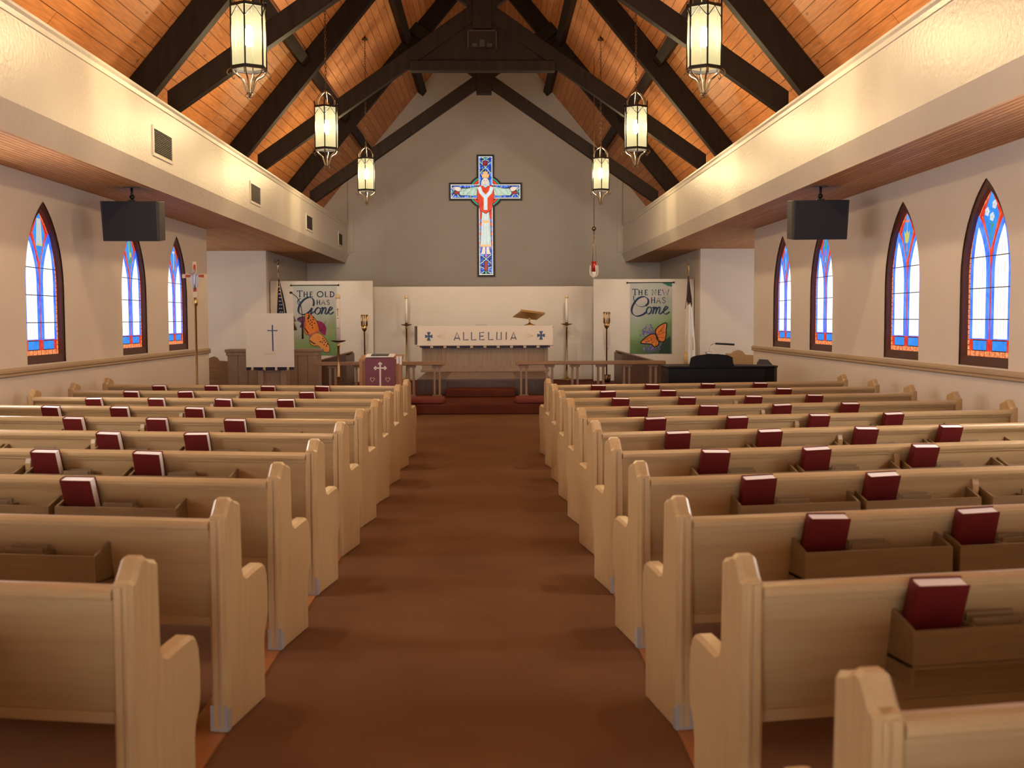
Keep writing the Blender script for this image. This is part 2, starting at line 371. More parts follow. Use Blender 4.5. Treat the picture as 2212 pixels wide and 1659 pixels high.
# ------------------------------------------------------------------ stained glass lancet windows
G = dict(white=glow('glass_white', (1, .95, .90), 1.25, (.93, .92, .95), 5), blue=glow('glass_blue', (.035, .13, .92), 1.2, (.09, .26, 1.0), 9),
         sky=glow('glass_sky_blue', (.03, .22, .78), 1.0, (.05, .30, .8), 9), red=glow('glass_red', (.60, .02, .02), 1.0, (.75, .06, .02), 14),
         amber=glow('glass_amber', (.85, .32, .12), 1.1, (.60, .12, .04), 30), lead=mat('lead', (.02, .02, .03), .5), lead2=glow('glass_pale_line', (.55, .47, .40), 1.0),
         gold=glow('glass_gold', (.62, .55, .16), .9), green=glow('glass_green', (.10, .45, .22), .7), pink=glow('glass_pink', (.45, .15, .5), .9),
         grey=glow('glass_grey', (.55, .60, .60), .9), purple=glow('glass_purple', (.30, .22, .60), .7), teal=glow('glass_teal', (.02, .42, .28), .8),
         orange=glow('glass_orange', (.95, .50, .20), .9), ruby=glow('glass_ruby', (.42, .03, .03), .8, (.25, .01, .02), 9),
         scar=glow('glass_scarlet', (.80, .06, .02), .95, (.62, .035, .015), 9), cream=glow('glass_cream', (.85, .80, .70), 1.0), mint=glow('glass_mint', (.52, .66, .50), .95, (.40, .52, .40), 9),
         flesh=glow('glass_flesh', (.80, .62, .50), .95), ice=glow('glass_ice', (.68, .72, .78), 1.0, (.55, .60, .70), 8), deep=glow('glass_deep_blue', (.008, .04, .40), .9, (.02, .14, .75), 12))
def emblem(F, kind):
    cx, cy = 0, 1.22
    if kind == 'lilies':
        F.stroke([(0, 1.02), (.01, 1.12), (-.01, 1.22)], .02, 12, G['green']); F.stroke([(.0, 1.10), (.05, 1.14)], .02, 12, G['green'])
        for x, y in ((-.07, 1.25), (.02, 1.20), (.06, 1.30)):
            for k in range(5): F.ell(x+.022*math.cos(k*1.257), y+.022*math.sin(k*1.257), .022, .018, 13, G['ice'], 8)
            F.ell(x, y, .01, .01, 14, G['gold'], 8)
    elif kind == 'crown':
        F.stroke([(0, 1.02), (0, 1.40)], .014, 12, G['amber']); F.stroke([(-.05, 1.33), (.05, 1.33)], .022, 13, G['amber'])
        F.pg([(-.075, 1.24), (-.05, 1.14), (.05, 1.14), (.075, 1.24), (.035, 1.20), (0, 1.25), (-.035, 1.20)], 14, G['gold']); F.ell(0, 1.13, .045, .025, 15, G['gold'], 12)
    elif kind == 'lamp':
        F.ell(0, 1.26, .045, .07, 12, G['green'], 12); F.ell(0, 1.17, .05, .05, 13, G['pink'], 12); F.pg([(-.015, 1.05), (.015, 1.05), (.012, 1.12), (-.012, 1.12)], 14, G['gold'])
    elif kind == 'staff':
        F.stroke([(0, 1.04), (0, 1.34)], .016, 12, G['cream']); F.stroke([(-.045, 1.30), (.045, 1.30)], .016, 13, G['pink']); F.ell(0, 1.24, .03, .04, 13, G['pink'], 10)
    elif kind == 'tablets':
        F.pg([(-.075, 1.09), (.075, 1.09), (.045, 1.36), (-.045, 1.36)], 12, G['grey']); F.stroke([(0, 1.10), (0, 1.35)], .008, 13, G['gold']); F.stroke([(-.07, 1.10), (.07, 1.10)], .014, 13, G['gold'])
    elif kind == 'chalice':
        F.pg([(-.05, 1.32), (.05, 1.32), (.02, 1.20), (.015, 1.10), (.05, 1.05), (-.05, 1.05), (-.015, 1.10), (-.02, 1.20)], 12, G['green']); F.stroke([(-.02, 1.10), (-.02, 1.36)], .016, 13, G['gold']); F.ell(.03, 1.16, .035, .035, 13, G['gold'], 10)
    else:
        F.pg([(-.022, 1.06), (.022, 1.06), (.018, 1.25), (-.018, 1.25)], 12, G['gold']); F.ell(0, 1.30, .05, .02, 12, G['ice'], 12); F.ell(0, 1.27, .02, .03, 13, G['grey'], 10)
G['bright'] = glow('glass_white_fill', (1, .96, .92), 30.0)  # boosted glow on the unseen nave windows, added to brighten the side walls
def window(idx, sg, x, yc, kind, lab):
    win = struct(empty('window_%d' % idx, (x, yc, WB))); win['label'] = lab
    xg = x+sg*.066
    loc = lambda v: (v[0]-x, v[1]-yc, v[2]-WB)
    mp = lambda a, q, lay: loc((xg-sg*.0012*lay, yc+(a if sg < 0 else -a)*1.07, WB+.075+q*1.03))
    # frame: casing round the opening and reveal back to the glass
    f = MB(); O = lancet(WH, 0, .78, WT-WB, 14); I = lancet(WH-.036, .085, .80, WT-WB-.085, 14)
    pt = lambda p, d: Vector(loc((x+sg*d, yc+p[0], WB+p[1])))
    n = len(O)
    for i in range(n):
        j = (i+1) % n
        for A, B_, C_, D_ in ((pt(O[i], .012), pt(O[j], .012), pt(I[j], .02), pt(I[i], .02)), (pt(I[i], .02), pt(I[j], .02), pt(I[j], .08), pt(I[i], .08)),
                              (pt(O[i], .012), pt(O[j], .012), pt(O[j], .25), pt(O[i], .25))): f.poly([A, B_, C_, D_])
    f.build('frame', M['frame_brown'], win)
    # amber outer glass with beads
    F = Flat(mp); F.pg([(a, q-.075) for a, q in lancet(WH-.05, .075, .80, WT-WB-.12, 14)], 0, G['amber'])
    for s_ in (-1, 1):
        for k in range(22): F.stroke([(s_*.378, .06+k*.045), (s_*.422, .06+k*.045)], .005, 2, G['lead'])
    for k in range(9): F.stroke([(-.36+k*.09, .0), (-.36+k*.09, .055)], .006, 2, G['lead'])
    F.build('border_glass', None, win)
    T = 1.425
    F = Flat(mp)   # blue field and red pieces
    F.pg(lancet(.375, .055, .80, T-.01, 14), 3, G['red']); 
    for c in (-1, 1):
        F.pg([(c*.05, .06), (c*.30, .06), (c*.30, .15), (c*.05, .15)], 5, G['sky']); F.stroke([(c*.05, .06), (c*.30, .06), (c*.30, .15), (c*.05, .15), (c*.05, .06)], .008, 6, G['lead'])
        F.pg(lancet(.183, .158, .74, 1.235, 12, c*.193, c*.05), 5, G['blue'])
    F.stroke([(0, .16), (0, .80)], .012, 7, G['red'])
    F.build('coloured_glass', None, win)
    for c in (-1, 1):
        F = Flat(mp); F.pg(lancet(.118, .166, .72, 1.13, 12, c*.195, c*.035), 8, G['white'] if idx < 8 else G['bright'])
        for k in (-1, 0, 1): F.stroke([(c*.195+k*.055, .17), (c*.195+k*.055, 0.98 if k else 1.08)], .007, 9, G['lead2'])
        for q in (.33, .60, .87): F.stroke([(c*.195-.118, q), (c*.195+.118, q)], .008, 10, G['lead'])
        F.build('light', None, win)
    F = Flat(mp)
    F.pg([(0, .88), (-.155, 1.215), (0, 1.45), (.155, 1.215)], 9, G['red']); F.pg([(0, .925), (-.139, 1.215), (0, 1.43), (.139, 1.215)], 10, G['sky'])
    F.stroke([(-.004, .80), (-.016, .93), (-.163, 1.22)], .007, 11, G['amber']); F.stroke([(.004, .80), (.016, .93), (.163, 1.22)], .007, 11, G['amber'])
    for q in (.33, .60, .87): F.stroke([(-.372, q), (.372, q)], .008, 11, G['lead'])
    F.build('diamond_glass', None, win)
    F = Flat(mp); emblem(F, kind); F.build('emblem', None, win)
window(1, -1, WL, WIN_L[0], 'tablets', 'stained glass lancet window with white tablets in its blue diamond, left wall')
window(2, -1, WL, WIN_L[1], 'chalice', 'stained glass lancet window partly behind the left loudspeaker')
window(3, -1, WL, WIN_L[2], 'candle', 'stained glass lancet window behind the tall red cross on the left')
window(4, 1, WR, WIN_R[0], 'lilies', 'stained glass lancet window with white lilies in its blue diamond')
window(5, 1, WR, WIN_R[1], 'crown', 'stained glass lancet window with a cross and crown in its diamond')
window(6, 1, WR, WIN_R[2], 'lamp', 'stained glass lancet window below the right loudspeaker')
window(7, 1, WR, WIN_R[3], 'staff', 'stained glass lancet window farthest along the right wall')

for i, (sg, x, yc) in enumerate([(-1, WL, y_) for y_ in WIN_L[3:]]+[(1, WR, y_) for y_ in WIN_R[4:]]):
    window(9+i, sg, x, yc, ['candle', 'crown', 'chalice', 'staff', 'tablets', 'lamp', 'crown'][i], 'stained glass lancet window beside the rear pews on the %s wall' % ('left' if sg < 0 else 'right'))
# ------------------------------------------------------------------ roof timbers
names = ['nearest the camera', 'second from the camera', 'nearest the altar wall']
def bar(b, p, q, dz, y0, y1):
    b.prism([(p[0], p[1]), (q[0], q[1]), (q[0], q[1]+dz), (p[0], p[1]+dz)], 'y', y0, y1, bev=.008, seg=1)
def truss(T, lab, collar):
    t = empty('roof_truss', (X0, T, 3.9)); tag(t, lab, 'roof truss', 'scissor trusses under the plank ceiling')
    Lc = lambda x, z: (x, z-3.9)
    for s_ in (-1, 1):
        b = MB(); bar(b, Lc(s_*4.3, ZA-MM*4.3-.52), Lc(s_*.02, ZA-MM*.02-.52), .50, -.09, .09); b.build('rafter', M['timber'], t)
        b = MB(); bar(b, Lc(s_*3.66, 3.88), Lc(-s_*1.60, 3.88+.69*5.26), .30, -.25 if s_ < 0 else -.249, -.09); b.build('brace', M['timber'], t)
    b = MB(); b.box(-.16, .16, -.27, -.06, 2.30, 3.05, bev=.01); b.box(-.10, .10, -.12, .09, 3.0, 5.3, bev=.01); b.build('king_post', M['timber'], t)
    if collar:
        b = MB(); b.box(-1.18, 1.18, -.30, -.10, 1.62, 1.78, bev=.008); b.build('collar_beam', M['timber'], t)
        b = MB(); b.prism([(-1.1, 1.72), (1.1, 1.72), (0, 2.55)], 'y', -.22, -.14); gp = b.build('gusset_panel', M['timber'], t)
        b = MB(); b.box(-.22, .22, -.30, -.28, 1.98, 2.26, M['timber'])
        b.box(-.24, .24, -.305, -.28, 2.245, 2.265, M['skin_emblem']); b.box(-.24, -.22, -.305, -.28, 1.97, 2.265, M['skin_emblem']); b.box(.22, .24, -.305, -.28, 1.97, 2.265, M['skin_emblem'])
        for c in (-.12, 0, .12): b.box(c-.04, c+.04, -.312, -.30, 2.0, 2.05+(.06 if c == 0 else 0), M['skin_emblem'])
        b.build('carved_emblem', M['timber'], gp)
    return t
truss(13.25, 'dark scissor roof truss nearest the camera, in front of the second pair of lanterns', False)
truss(18.2, 'dark scissor roof truss with a collar beam and filled gable panel', True)
truss(23.3, 'dark scissor roof truss closest to the altar wall above the stained glass cross', False)
def purlin(a, lab):
    b = MB(); x = X0+a; z = roof_z(x); s_ = 1 if a > 0 else -1; n = Vector((-s_*MM, 0, -1)).normalized(); u = Vector((s_*1, 0, -MM)).normalized()
    c = [Vector((x, 0, z))+n*d+u*e for d, e in ((0.004, -.08), (.004, .08), (.17, .08), (.17, -.08))]
    b.prism([(p.x, p.z) for p in c], 'y', Y0, YB); o = b.build('purlin', M['timber']); o.location = (0, 0, 0)
    tag(o, lab, 'roof beam', 'long purlins under the plank ceiling')
purlin(-2.98, 'dark long purlin low on the left ceiling slope'); purlin(2.98, 'dark long purlin low on the right ceiling slope')
purlin(-1.67, 'dark long purlin high on the left ceiling slope'); purlin(1.67, 'dark long purlin high on the right ceiling slope')
b = MB(); b.box(X0-.09, X0+.09, Y0, YB, ZA-.35, ZA-.10); tag(b.build('ridge_beam', M['timber']), 'dark ridge beam along the peak of the plank ceiling', 'roof beam')

# ------------------------------------------------------------------ lanterns
pane = bpy.data.materials.new('lantern_glass'); pane.use_nodes = True; nt = pane.node_tree; nt.nodes.remove(nt.nodes['Principled BSDF'])
tr = nt.nodes.new('ShaderNodeBsdfTransparent'); tr.inputs[0].default_value = (.80, .70, .48, 1)
em = nt.nodes.new('ShaderNodeEmission'); em.inputs[0].default_value = (.98, .84, .44, 1); em.inputs[1].default_value = .68
tl = nt.nodes.new('ShaderNodeBsdfTranslucent'); tl.inputs[0].default_value = (.9, .8, .55, 1)
m1 = nt.nodes.new('ShaderNodeMixShader'); m1.inputs[0].default_value = .008; m2 = nt.nodes.new('ShaderNodeMixShader'); m2.inputs[0].default_value = .42
nt.links.new(em.outputs[0], m1.inputs[1]); nt.links.new(tl.outputs[0], m1.inputs[2]); nt.links.new(m1.outputs[0], m2.inputs[1]); nt.links.new(tr.outputs[0], m2.inputs[2])
nt.links.new(m2.outputs[0], nt.nodes['Material Output'].inputs[0])
bulb_m = bpy.data.materials.new('bulb'); bulb_m.use_nodes = True; nb = bulb_m.node_tree; nb.nodes.remove(nb.nodes['Principled BSDF'])
eb = nb.nodes.new('ShaderNodeEmission'); eb.inputs[0].default_value = (*WARM, 1); eb.inputs[1].default_value = BULB*2.0; nb.links.new(eb.outputs[0], nb.nodes['Material Output'].inputs[0])
LZ0, LZ1 = 3.905, 4.487
def make_lantern():
    t = empty('hanging_lantern', (0, 0, 3.65))
    z = lambda v: v-3.65
    R = .172; hx = lambda k, r: (r*math.cos(PI/6+k*PI/3), r*math.sin(PI/6+k*PI/3))
    f = MB()
    for zz, r, hgt in ((LZ0, R, .03), (LZ1, R, .028)):
        pts = [hx(k, r+.008) for k in range(6)]; ins = [hx(k, r-.018) for k in range(6)]
        for k in range(6):
            j = (k+1) % 6
            f.prism([pts[k], pts[j], ins[j], ins[k]], 'z', z(zz-hgt/2), z(zz+hgt/2))
    for k in range(6):
        x, y = hx(k, R); f.tube([(x, y, z(LZ0)), (x, y, z(LZ1+.06))], .0085, seg=6)
        f.tube([(x, y, z(LZ1+.06)), (x, y, z(LZ1+.085))], [.012, .002], seg=6)
        x2, y2 = hx((k+1) % 6, R); mx_, my_ = (x+x2)/2, (y+y2)/2     # gothic points on each pane
        f.tube([(x*1.01, y*1.01, z(LZ1-.12)), (mx_*1.01, my_*1.01, z(LZ1-.015)), (x2*1.01, y2*1.01, z(LZ1-.12))], .0055, seg=5)
    fr = f.build('frame', M['iron'], t)
    for k in range(6):
        a, c = hx(k, R-.004), hx((k+1) % 6, R-.004); g = MB(); g.keep = True
        g.poly([(a[0], a[1], z(LZ0)), (c[0], c[1], z(LZ0)), (c[0], c[1], z(LZ1)), (a[0], a[1], z(LZ1))]); g.build('pane', pane, fr)
    g = MB(); 
    for k in range(6):     # bottom basket straps
        c, s_ = math.cos(PI/6+k*PI/3), math.sin(PI/6+k*PI/3)
        pr = smooth([(.165, LZ0-.015), (.135, LZ0-.06), (.075, LZ0-.10), (.045, LZ0-.17), (.022, LZ0-.235)], 4)
        g.tube([(r*c, r*s_, z(q)) for r, q in pr], .0095, seg=6)
        sc = smooth([(.175, LZ0-.01), (.205, LZ0-.03), (.215, LZ0-.06), (.195, LZ0-.075), (.185, LZ0-.055)], 3)
        g.tube([(r*c, r*s_, z(q)) for r, q in sc], .005, seg=5)
    g.ball((0, 0, z(LZ0-.235)), .022)
    for a in (0, PI/2, PI, 3*PI/2):
        g.tube([(math.cos(a)*(.02+.02*math.sin(t_)), math.sin(a)*(.02+.02*math.sin(t_)), z(LZ0-.255-.018*math.cos(t_))) for t_ in [i*PI/3 for i in range(6)]], .005, seg=5, closed=True)
    g.tube([(0, 0, z(LZ0-.22)), (0, 0, 0)], [.012, .004], seg=6)
    g.build('lower_scrolls', M['iron_gold'], t)
    g = MB()
    for k in range(6):
        c, s_ = math.cos(PI/6+k*PI/3), math.sin(PI/6+k*PI/3)
        pr = smooth([(.15, LZ1), (.14, LZ1+.09), (.09, LZ1+.17), (.02, LZ1+.215)], 4); g.tube([(r*c, r*s_, z(q)) for r, q in pr], .0075, seg=6)
    g.lathe([(.004, z(LZ1+.20)), (.03, z(LZ1+.205)), (.03, z(LZ1+.23)), (.012, z(LZ1+.25)), (.012, z(LZ1+.27)), (.002, z(LZ1+.28))], seg=10)
    g.build('crown_straps', M['iron_gold'], t)
    g = MB(); g.lathe([(.002, z(4.11)), (.032, z(4.13)), (.040, z(4.20)), (.034, z(4.26)), (.018, z(4.31)), (.002, z(4.31))], seg=12); g.build('bulb', bulb_m, t)
    g = MB(); zt = 6.72; k = 0; q = LZ1+.27
    while q < zt-.05:
        a = PI/2 if k % 2 else 0
        g.tube([(math.cos(a)*.014*math.cos(u), math.sin(a)*.014*math.cos(u), z(q+.026+.030*math.sin(u))) for u in [i*PI/3 for i in range(6)]], .0045, seg=4, closed=True)
        q += .046; k += 1
    g.lathe([(.06, z(zt-.05)), (.06, z(zt-.03)), (.02, z(zt-.02)), (.02, z(zt+.02))], seg=12)
    g.build('chain', M['bronze'], t)
    return t
lan = make_lantern(); first = True
word = {-2: 'over the rear pews, fifth from the altar', -1: 'over the rear pews, fourth from the altar', 0: 'nearest the camera in view', 1: 'in the middle of its row of three', 2: 'farthest from the camera, near the altar'}
for j in range(-1, 3):
    for s_ in (-1, 1):
        o = lan if first else copy_tree(lan); first = False
        o.location = (X0+s_*2.19, 10.65+4.95*j, 3.65)
        tag(o, 'lit six-sided iron lantern on the %s, %s' % ('left' if s_ < 0 else 'right', word[j]), 'lantern', 'hanging lanterns over the pews')

# ------------------------------------------------------------------ vents
for i, (y0, y1) in enumerate(((11.96, 12.62), (16.72, 17.4), (21.74, 22.45), (26.3, 26.95))):
    t = empty('air_vent', (BL, (y0+y1)/2, 3.44)); h = (y1-y0)/2
    tag(t, 'dark square air grille on the left boxed beam, %s' % ['largest, nearest the camera', 'second from the camera', 'third from the camera', 'smallest, beside the altar wall'][i], 'air vent', 'air grilles on the left beam')
    b = MB()
    for a in ((-h-.035, h+.035, .13, .165), (-h-.035, h+.035, -.165, -.13), (-h-.035, -h, -.13, .13), (h, h+.035, -.13, .13)): b.box(0, .014, *a)
    b.build('frame', M['beam_paint'], t)
    b = MB(); b.box(.001, .003, -h, h, -.13, .13); 
    for k in range(13): b.box(.002, .012, -h, h, -.128+k*.02, -.122+k*.02)
    b.build('grille', M['vent'], t)

# ------------------------------------------------------------------ pews
PHI = math.atan(.165); PL = 3.52
END = [(0, 0), (0, .795)] + [(.022, .80), (.055, .846), (.06, .852), (.088, .853), (.112, .838), (.16, .824), (.166, .814)] + \
      [(.172, .57), (.185, .545), (.21, .535), (.30, .545), (.365, .548), (.40, .535), (.42, .50), (.428, .44), (.428, .345), (.415, .30), (.392, .268), (.383, .225), (.383, 0)]
def make_pew(sg):
    t = empty('pew'); X = lambda a, c: (min(sg*a, sg*c), max(sg*a, sg*c))
    for x in (0, PL-.062):
        b = MB(); b.prism(END, 'x', sg*x, sg*(x+.062), bev=.012, seg=1)
        if x == 0:
            b.box(*X(.012, .022), -.006, .012, .02, .785, bev=.002); b.box(*X(.028, .050), -.006, .012, .02, .785, bev=.003)
        b.build('end_panel', M['oak_v'], t)
    i0, i1 = .060, PL-.060
    b = MB(); x0, x1 = X(i0, i1)
    # raked back board: outer face leans forward towards the foot
    prof = [(.030, .755), (.036, .70), (.050, .60), (.072, .50), (.098, .415), (.105, .375), (.125, .375), (.118, .43), (.092, .51), (.070, .61), (.056, .70), (.052, .755)]
    b.prism(prof, 'x', x0, x1); b.box(x0, x1, .088, .130, .372, .405); b.build('back_board', M['oak_h'], t)
    b = MB(); b.prism([(.004, .742), (.000, .752), (.000, .766), (.008, .776), (.022, .782), (.048, .780), (.066, .770), (.072, .755), (.068, .744), (.028, .744), (.026, .728), (.018, .728), (.018, .742)], 'x', x0, x1)
    b.build('top_rail', M['oak_h'], t)
    b = MB(); b.prism([(.11, .405), (.395, .425), (.415, .418), (.418, .395), (.40, .388), (.11, .375)], 'x', x0, x1); b.box(x0, x1, .375, .392, .30, .39)
    b.build('seat', M['oak_h'], t)
    b = MB(); xs, xe = X(1.665, 1.70); b.prism([(.02, .38), (.012, .70), (.022, .735), (.03, .735), (.06, .60), (.10, .38)], 'x', xs, xe, bev=.004)
    b.prism([(.12, 0), (.12, .38), (.37, .38), (.33, 0)], 'x', xs, xe); b.build('centre_support', M['oak_v'], t)
    for k, xr in enumerate((.455, 1.07, 1.715, 2.325)):
        b = MB(); a, c = X(xr, xr+.585); wt = .011
        b.box(a, c, -.075, -.075+wt, .555, .655); b.box(a, c, -.075, .06, .548, .560)           # front and bottom
        for q in (a, c-wt): b.prism([(-.0635, .50), (-.0635, .657), (.042, .69), (.075, .50)], 'x', q, q+wt)
        left = a
        b.box(left+.20, left+.21, -.0645, .04, .56, .65); b.box(left+.355, left+.365, -.0645, .04, .56, .65)   # dividers
        rk = b.build('book_rack', M['rack'], t)
        b = MB(); b.box(left+.21, left+.355, -.03, -.022, .56, .668); b.box(left+.21, left+.355, .005, .013, .56, .675); b.build('card_divider', M['rack'], rk)
    return t
KX = lambda k: -.968+.0077*k
posn = ['nearest', 'second-nearest', 'third-nearest', 'fourth-nearest', 'fifth-nearest', 'sixth-nearest', 'seventh-nearest', 'eighth-nearest', 'ninth-nearest', 'tenth-nearest', 'frontmost']
rows = []
BACK = [(sg_, (-.97 if sg_ < 0 else .69), y_+(1.78 if sg_ < 0 else .895)) for sg_ in (-1, 1) for y_ in (0, -.98, -1.96, -2.94)]
for k in range(10): rows.append((-1, KX(k), 2.90+.98*k, (posn[k] if k < 9 else 'frontmost'), k))
for k in range(11): rows.append((1, .682-.0075*k, 1.88+.985*k, posn[k], k))
proto = {-1: make_pew(-1), 1: make_pew(1)}; used = set()
for sg, x, y, wd, k in rows:
    o = proto[sg] if sg not in used else copy_tree(proto[sg]); used.add(sg)
    o.location = (x, y, 0.008 if False else 0.0); o.rotation_euler = (0, 0, sg*PHI)
    sd = 'left' if sg < 0 else 'right'
    lab = 'light wooden pew %s the camera on the %s side of the aisle' % (wd, sd) if wd != 'frontmost' else 'frontmost light wooden pew on the %s of the aisle, facing the chancel' % sd
    tag(o, lab, 'pew', 'pews on the %s side of the aisle' % sd)

for i, (sg, x, y) in enumerate(BACK):
    o = copy_tree(proto[sg]); o.location = (x, y, 0); o.rotation_euler = (0, 0, sg*PHI)
    tag(o, 'light wooden pew behind the camera on the %s, %s row back' % ('left' if sg < 0 else 'right', ['first', 'second', 'third', 'fourth'][i % 4]), 'pew', 'pews on the %s side of the aisle' % ('left' if sg < 0 else 'right'))
# hymnals standing in the pew racks
def make_book():
    t = empty('hymnal'); w, h, d = .152, .222, .05
    b = MB(); b.box(-w/2, w/2, 0, .003, 0, h); b.box(-w/2, w/2, d-.003, d, 0, h)
    sp = [(-w/2+.004, 0), (-w/2-.004, .008), (-w/2-.006, d/2), (-w/2-.004, d-.008), (-w/2+.004, d), (-w/2+.004, d-.003), (-w/2, d/2), (-w/2+.004, .003)]
    b.prism(sp, 'z', 0, h); b.build('cover', M['book'], t)
    b = MB(); b.box(-w/2+.001, w/2-.004, .0032, d-.0032, .004, h-.004); b.build('pages', M['paper'], t); return t
bk = make_book(); firstb = True
RK = (.455, 1.07, 1.715, 2.325)
place = {-1: ['nearest the aisle', 'second from the aisle', 'second from the wall', 'nearest the wall']}
for sg, x, y, wd, k in rows:
    for r, xr in enumerate(RK):
        off = (xr+.105) if sg > 0 else (xr+.585-.105)
        if k == (0 if sg > 0 else 0) : continue
        if sg < 0 and k == 1: continue
        if sg > 0 and k == 1 and r > 0: continue
        if sg > 0 and k == 2 and r > 1: continue
        if sg < 0 and (k, r) in ((2, 1), (2, 2), (2, 3), (3, 2), (3, 3), (4, 2), (4, 3), (5, 3)): continue
        if sg > 0 and (k, r) in ((3, 2), (3, 3), (4, 3)): continue
        o = bk if firstb else copy_tree(bk); firstb = False
        lx = sg*off+random.uniform(-.012, .012); ly = .002
        a = sg*PHI; o.location = (x+lx*math.cos(a)-ly*math.sin(a), y+lx*math.sin(a)+ly*math.cos(a), .5605)
        o.rotation_euler = (.33+random.uniform(-.03, .03), random.uniform(-.03, .03), a+random.uniform(-.05, .05))
        sd = 'left' if sg < 0 else 'right'
        tag(o, 'dark red hymnal %s, in the back of the %s %s-hand pew' % (place[-1][r], wd, sd), 'book', 'hymnals in the pew racks')
# worn grey tape at the foot of the pew ends on the aisle
for sg, x, y, wd, k in rows[1:4]+rows[12:15]:
    b = MB(); q = .002; b.box(min(sg*-.001, sg*.063), max(sg*-.001, sg*.063), -.003, .0, .01, .105); b.box(min(sg*-.003, 0), max(sg*-.003, 0), -.003, .03, .01, .09)
    o = b.build('tape_patch', M['tape']); o.location = (x, y, 0); o.rotation_euler = (0, 0, sg*PHI)
    tag(o, 'grey tape on the foot of the %s pew end, %s side' % (wd, 'left' if sg < 0 else 'right'), 'tape', 'tape patches on pew ends')

# ------------------------------------------------------------------ gable cross window
t = struct(empty('window_8', (-.112, 28.2, 2.587))); t['label'] = 'stained glass cross window with a crowned robed figure on the altar wall'
def mpc(X, Y, lay): return (-1.049+(X-365)*.00229+.112, -.0012*lay, 5.708-(Y-178)*.002283-2.587)
cross = lambda i: [(675+i, 178+i), (872-i, 178+i), (872-i, 490+i), (1185-i, 490+i), (1185-i, 690-i), (875-i, 690-i), (877-i, 1545-i), (678+i, 1545-i), (676+i, 690-i), (364+i, 690-i), (364+i, 490+i), (675+i, 490+i)]
b = MB()
b.prism([mpc(p[0], p[1], 0)[::2] for p in cross(0)], 'y', -.012, .045)
b.prism([mpc(775+200*math.cos(a), 592+192*math.sin(a), 0)[::2] for a in [2*PI*i/40 for i in range(40)]], 'y', -.011, .044)
b.build('frame', mat('cross_frame', (.022, .016, .008), .5), t)
F = Flat(mpc); F.keep = True
F.ell(775, 592, 178, 171, 11, G['teal'], 40); F.ell(775, 592, 166, 159, 12, G['lead'], 40); F.ell(775, 592, 160, 153, 13, G['scar'], 40); F.ell(775, 592, 138, 131, 14, G['lead'], 40)
for q in range(4):
    for r_, n_ in ((118, 5), (97, 4)):
        for i in range(n_):
            a = PI/4+q*PI/2+(i-(n_-1)/2)*.16; F.ell(775+r_*math.cos(a)*1.02, 592+r_*math.sin(a), 9, 9, 15, G['orange'] if (i+n_) % 2 else G['cream'], 8)
F.build('ring_glass', None, t)
def cfill(F, i, lay, m):
    F.pg([(676+i, 178+i), (873-i, 178+i), (877-i, 1545-i), (678+i, 1545-i)], lay, m)
    F.pg([(364+i, 490+i), (676+i, 490+i), (676+i, 690-i), (364+i, 690-i)], lay, m); F.pg([(873-i, 490+i), (1185-i, 490+i), (1185-i, 690-i), (873-i, 690-i)], lay, m)
F = Flat(mpc); cfill(F, 18, 16, G['lead']); cfill(F, 22, 17, G['cream']); cfill(F, 31, 18, G['lead'])
E_ = cross(26)
for i in range(len(E_)):
    a, c = E_[i], E_[(i+1) % len(E_)]; L_ = math.hypot(c[0]-a[0], c[1]-a[1]); n_ = int(L_/13)
    for j in range(1, n_):
        x = a[0]+(c[0]-a[0])*j/n_; y = a[1]+(c[1]-a[1])*j/n_; dx, dy = (c[1]-a[1])/L_*6, (c[0]-a[0])/L_*6
        F.stroke([(x-dx, y-dy), (x+dx, y+dy)], 2, 19, G['lead'])
F.build('bead_border', None, t)
F = Flat(mpc); cfill(F, 34, 20, G['lead'])
rr = random.Random(7)
def inside(x, y): return (708 < x < 842 and 210 < y < 1515) or (398 < x < 1152 and 524 < y < 656)
y = 222
while y < 1512:     # blue leaded pieces
    for x in [717, 743, 775, 806, 832]:
        if inside(x, y): F.ell(x+rr.uniform(-3, 3), y+rr.uniform(-4, 4), 11+rr.uniform(-3, 2), 13+rr.uniform(-4, 4), 21, G['deep'] if rr.random() < .45 else G['blue'], 8)
    y += 27
x = 405
while x < 1150:
    for y in [535, 562, 592, 620, 646]:
        if inside(x, y) and not 690 < x < 860: F.ell(x+rr.uniform(-5, 5), y+rr.uniform(-3, 3), 15+rr.uniform(-4, 4), 11+rr.uniform(-2, 2), 21, G['deep'] if rr.random() < .4 else G['blue'], 8)
    x += 29
F.build('blue_glass', None, t)
F = Flat(mpc)
def xg(cx, cy, w, h):
    for s_ in (-1, 1):
        F.stroke([(cx-w, cy-s_*h), (cx+w, cy+s_*h)], 13, 22, G['lead']); F.stroke([(cx-w, cy-s_*h), (cx+w, cy+s_*h)], 8, 23, G['mint'])
xg(774, 322, 60, 62); xg(774, 232, 40, 22); xg(776, 1345, 60, 52); xg(776, 1470, 60, 40); xg(440, 600, 42, 52); xg(1110, 600, 42, 52); xg(640, 592, 40, 60); xg(910, 592, 40, 60)
for x0, y0, x1, y1 in ((750, 252, 794, 300), (760, 1372, 794, 1478), (424, 586, 486, 616), (1064, 586, 1128, 616)):
    F.pg([(x0-5, y0-5), (x1+5, y0-5), (x1+5, y1+5), (x0-5, y1+5)], 24, G['lead']); F.pg([(x0, y0), (x1, y0), (x1, y1), (x0, y1)], 25, G['ruby'])
for x, y in ((404, 592), (1142, 592), (776, 226), (776, 1498)): F.ell(x, y, 11, 14, 25, G['teal'], 10)
F.ell(777, 1306, 17, 17, 25, G['pink'], 12)
F.build('green_and_ruby_glass', None, t)
F = Flat(mpc); mir = lambda ps, c=774: [(2*c-x, y) for x, y in ps]
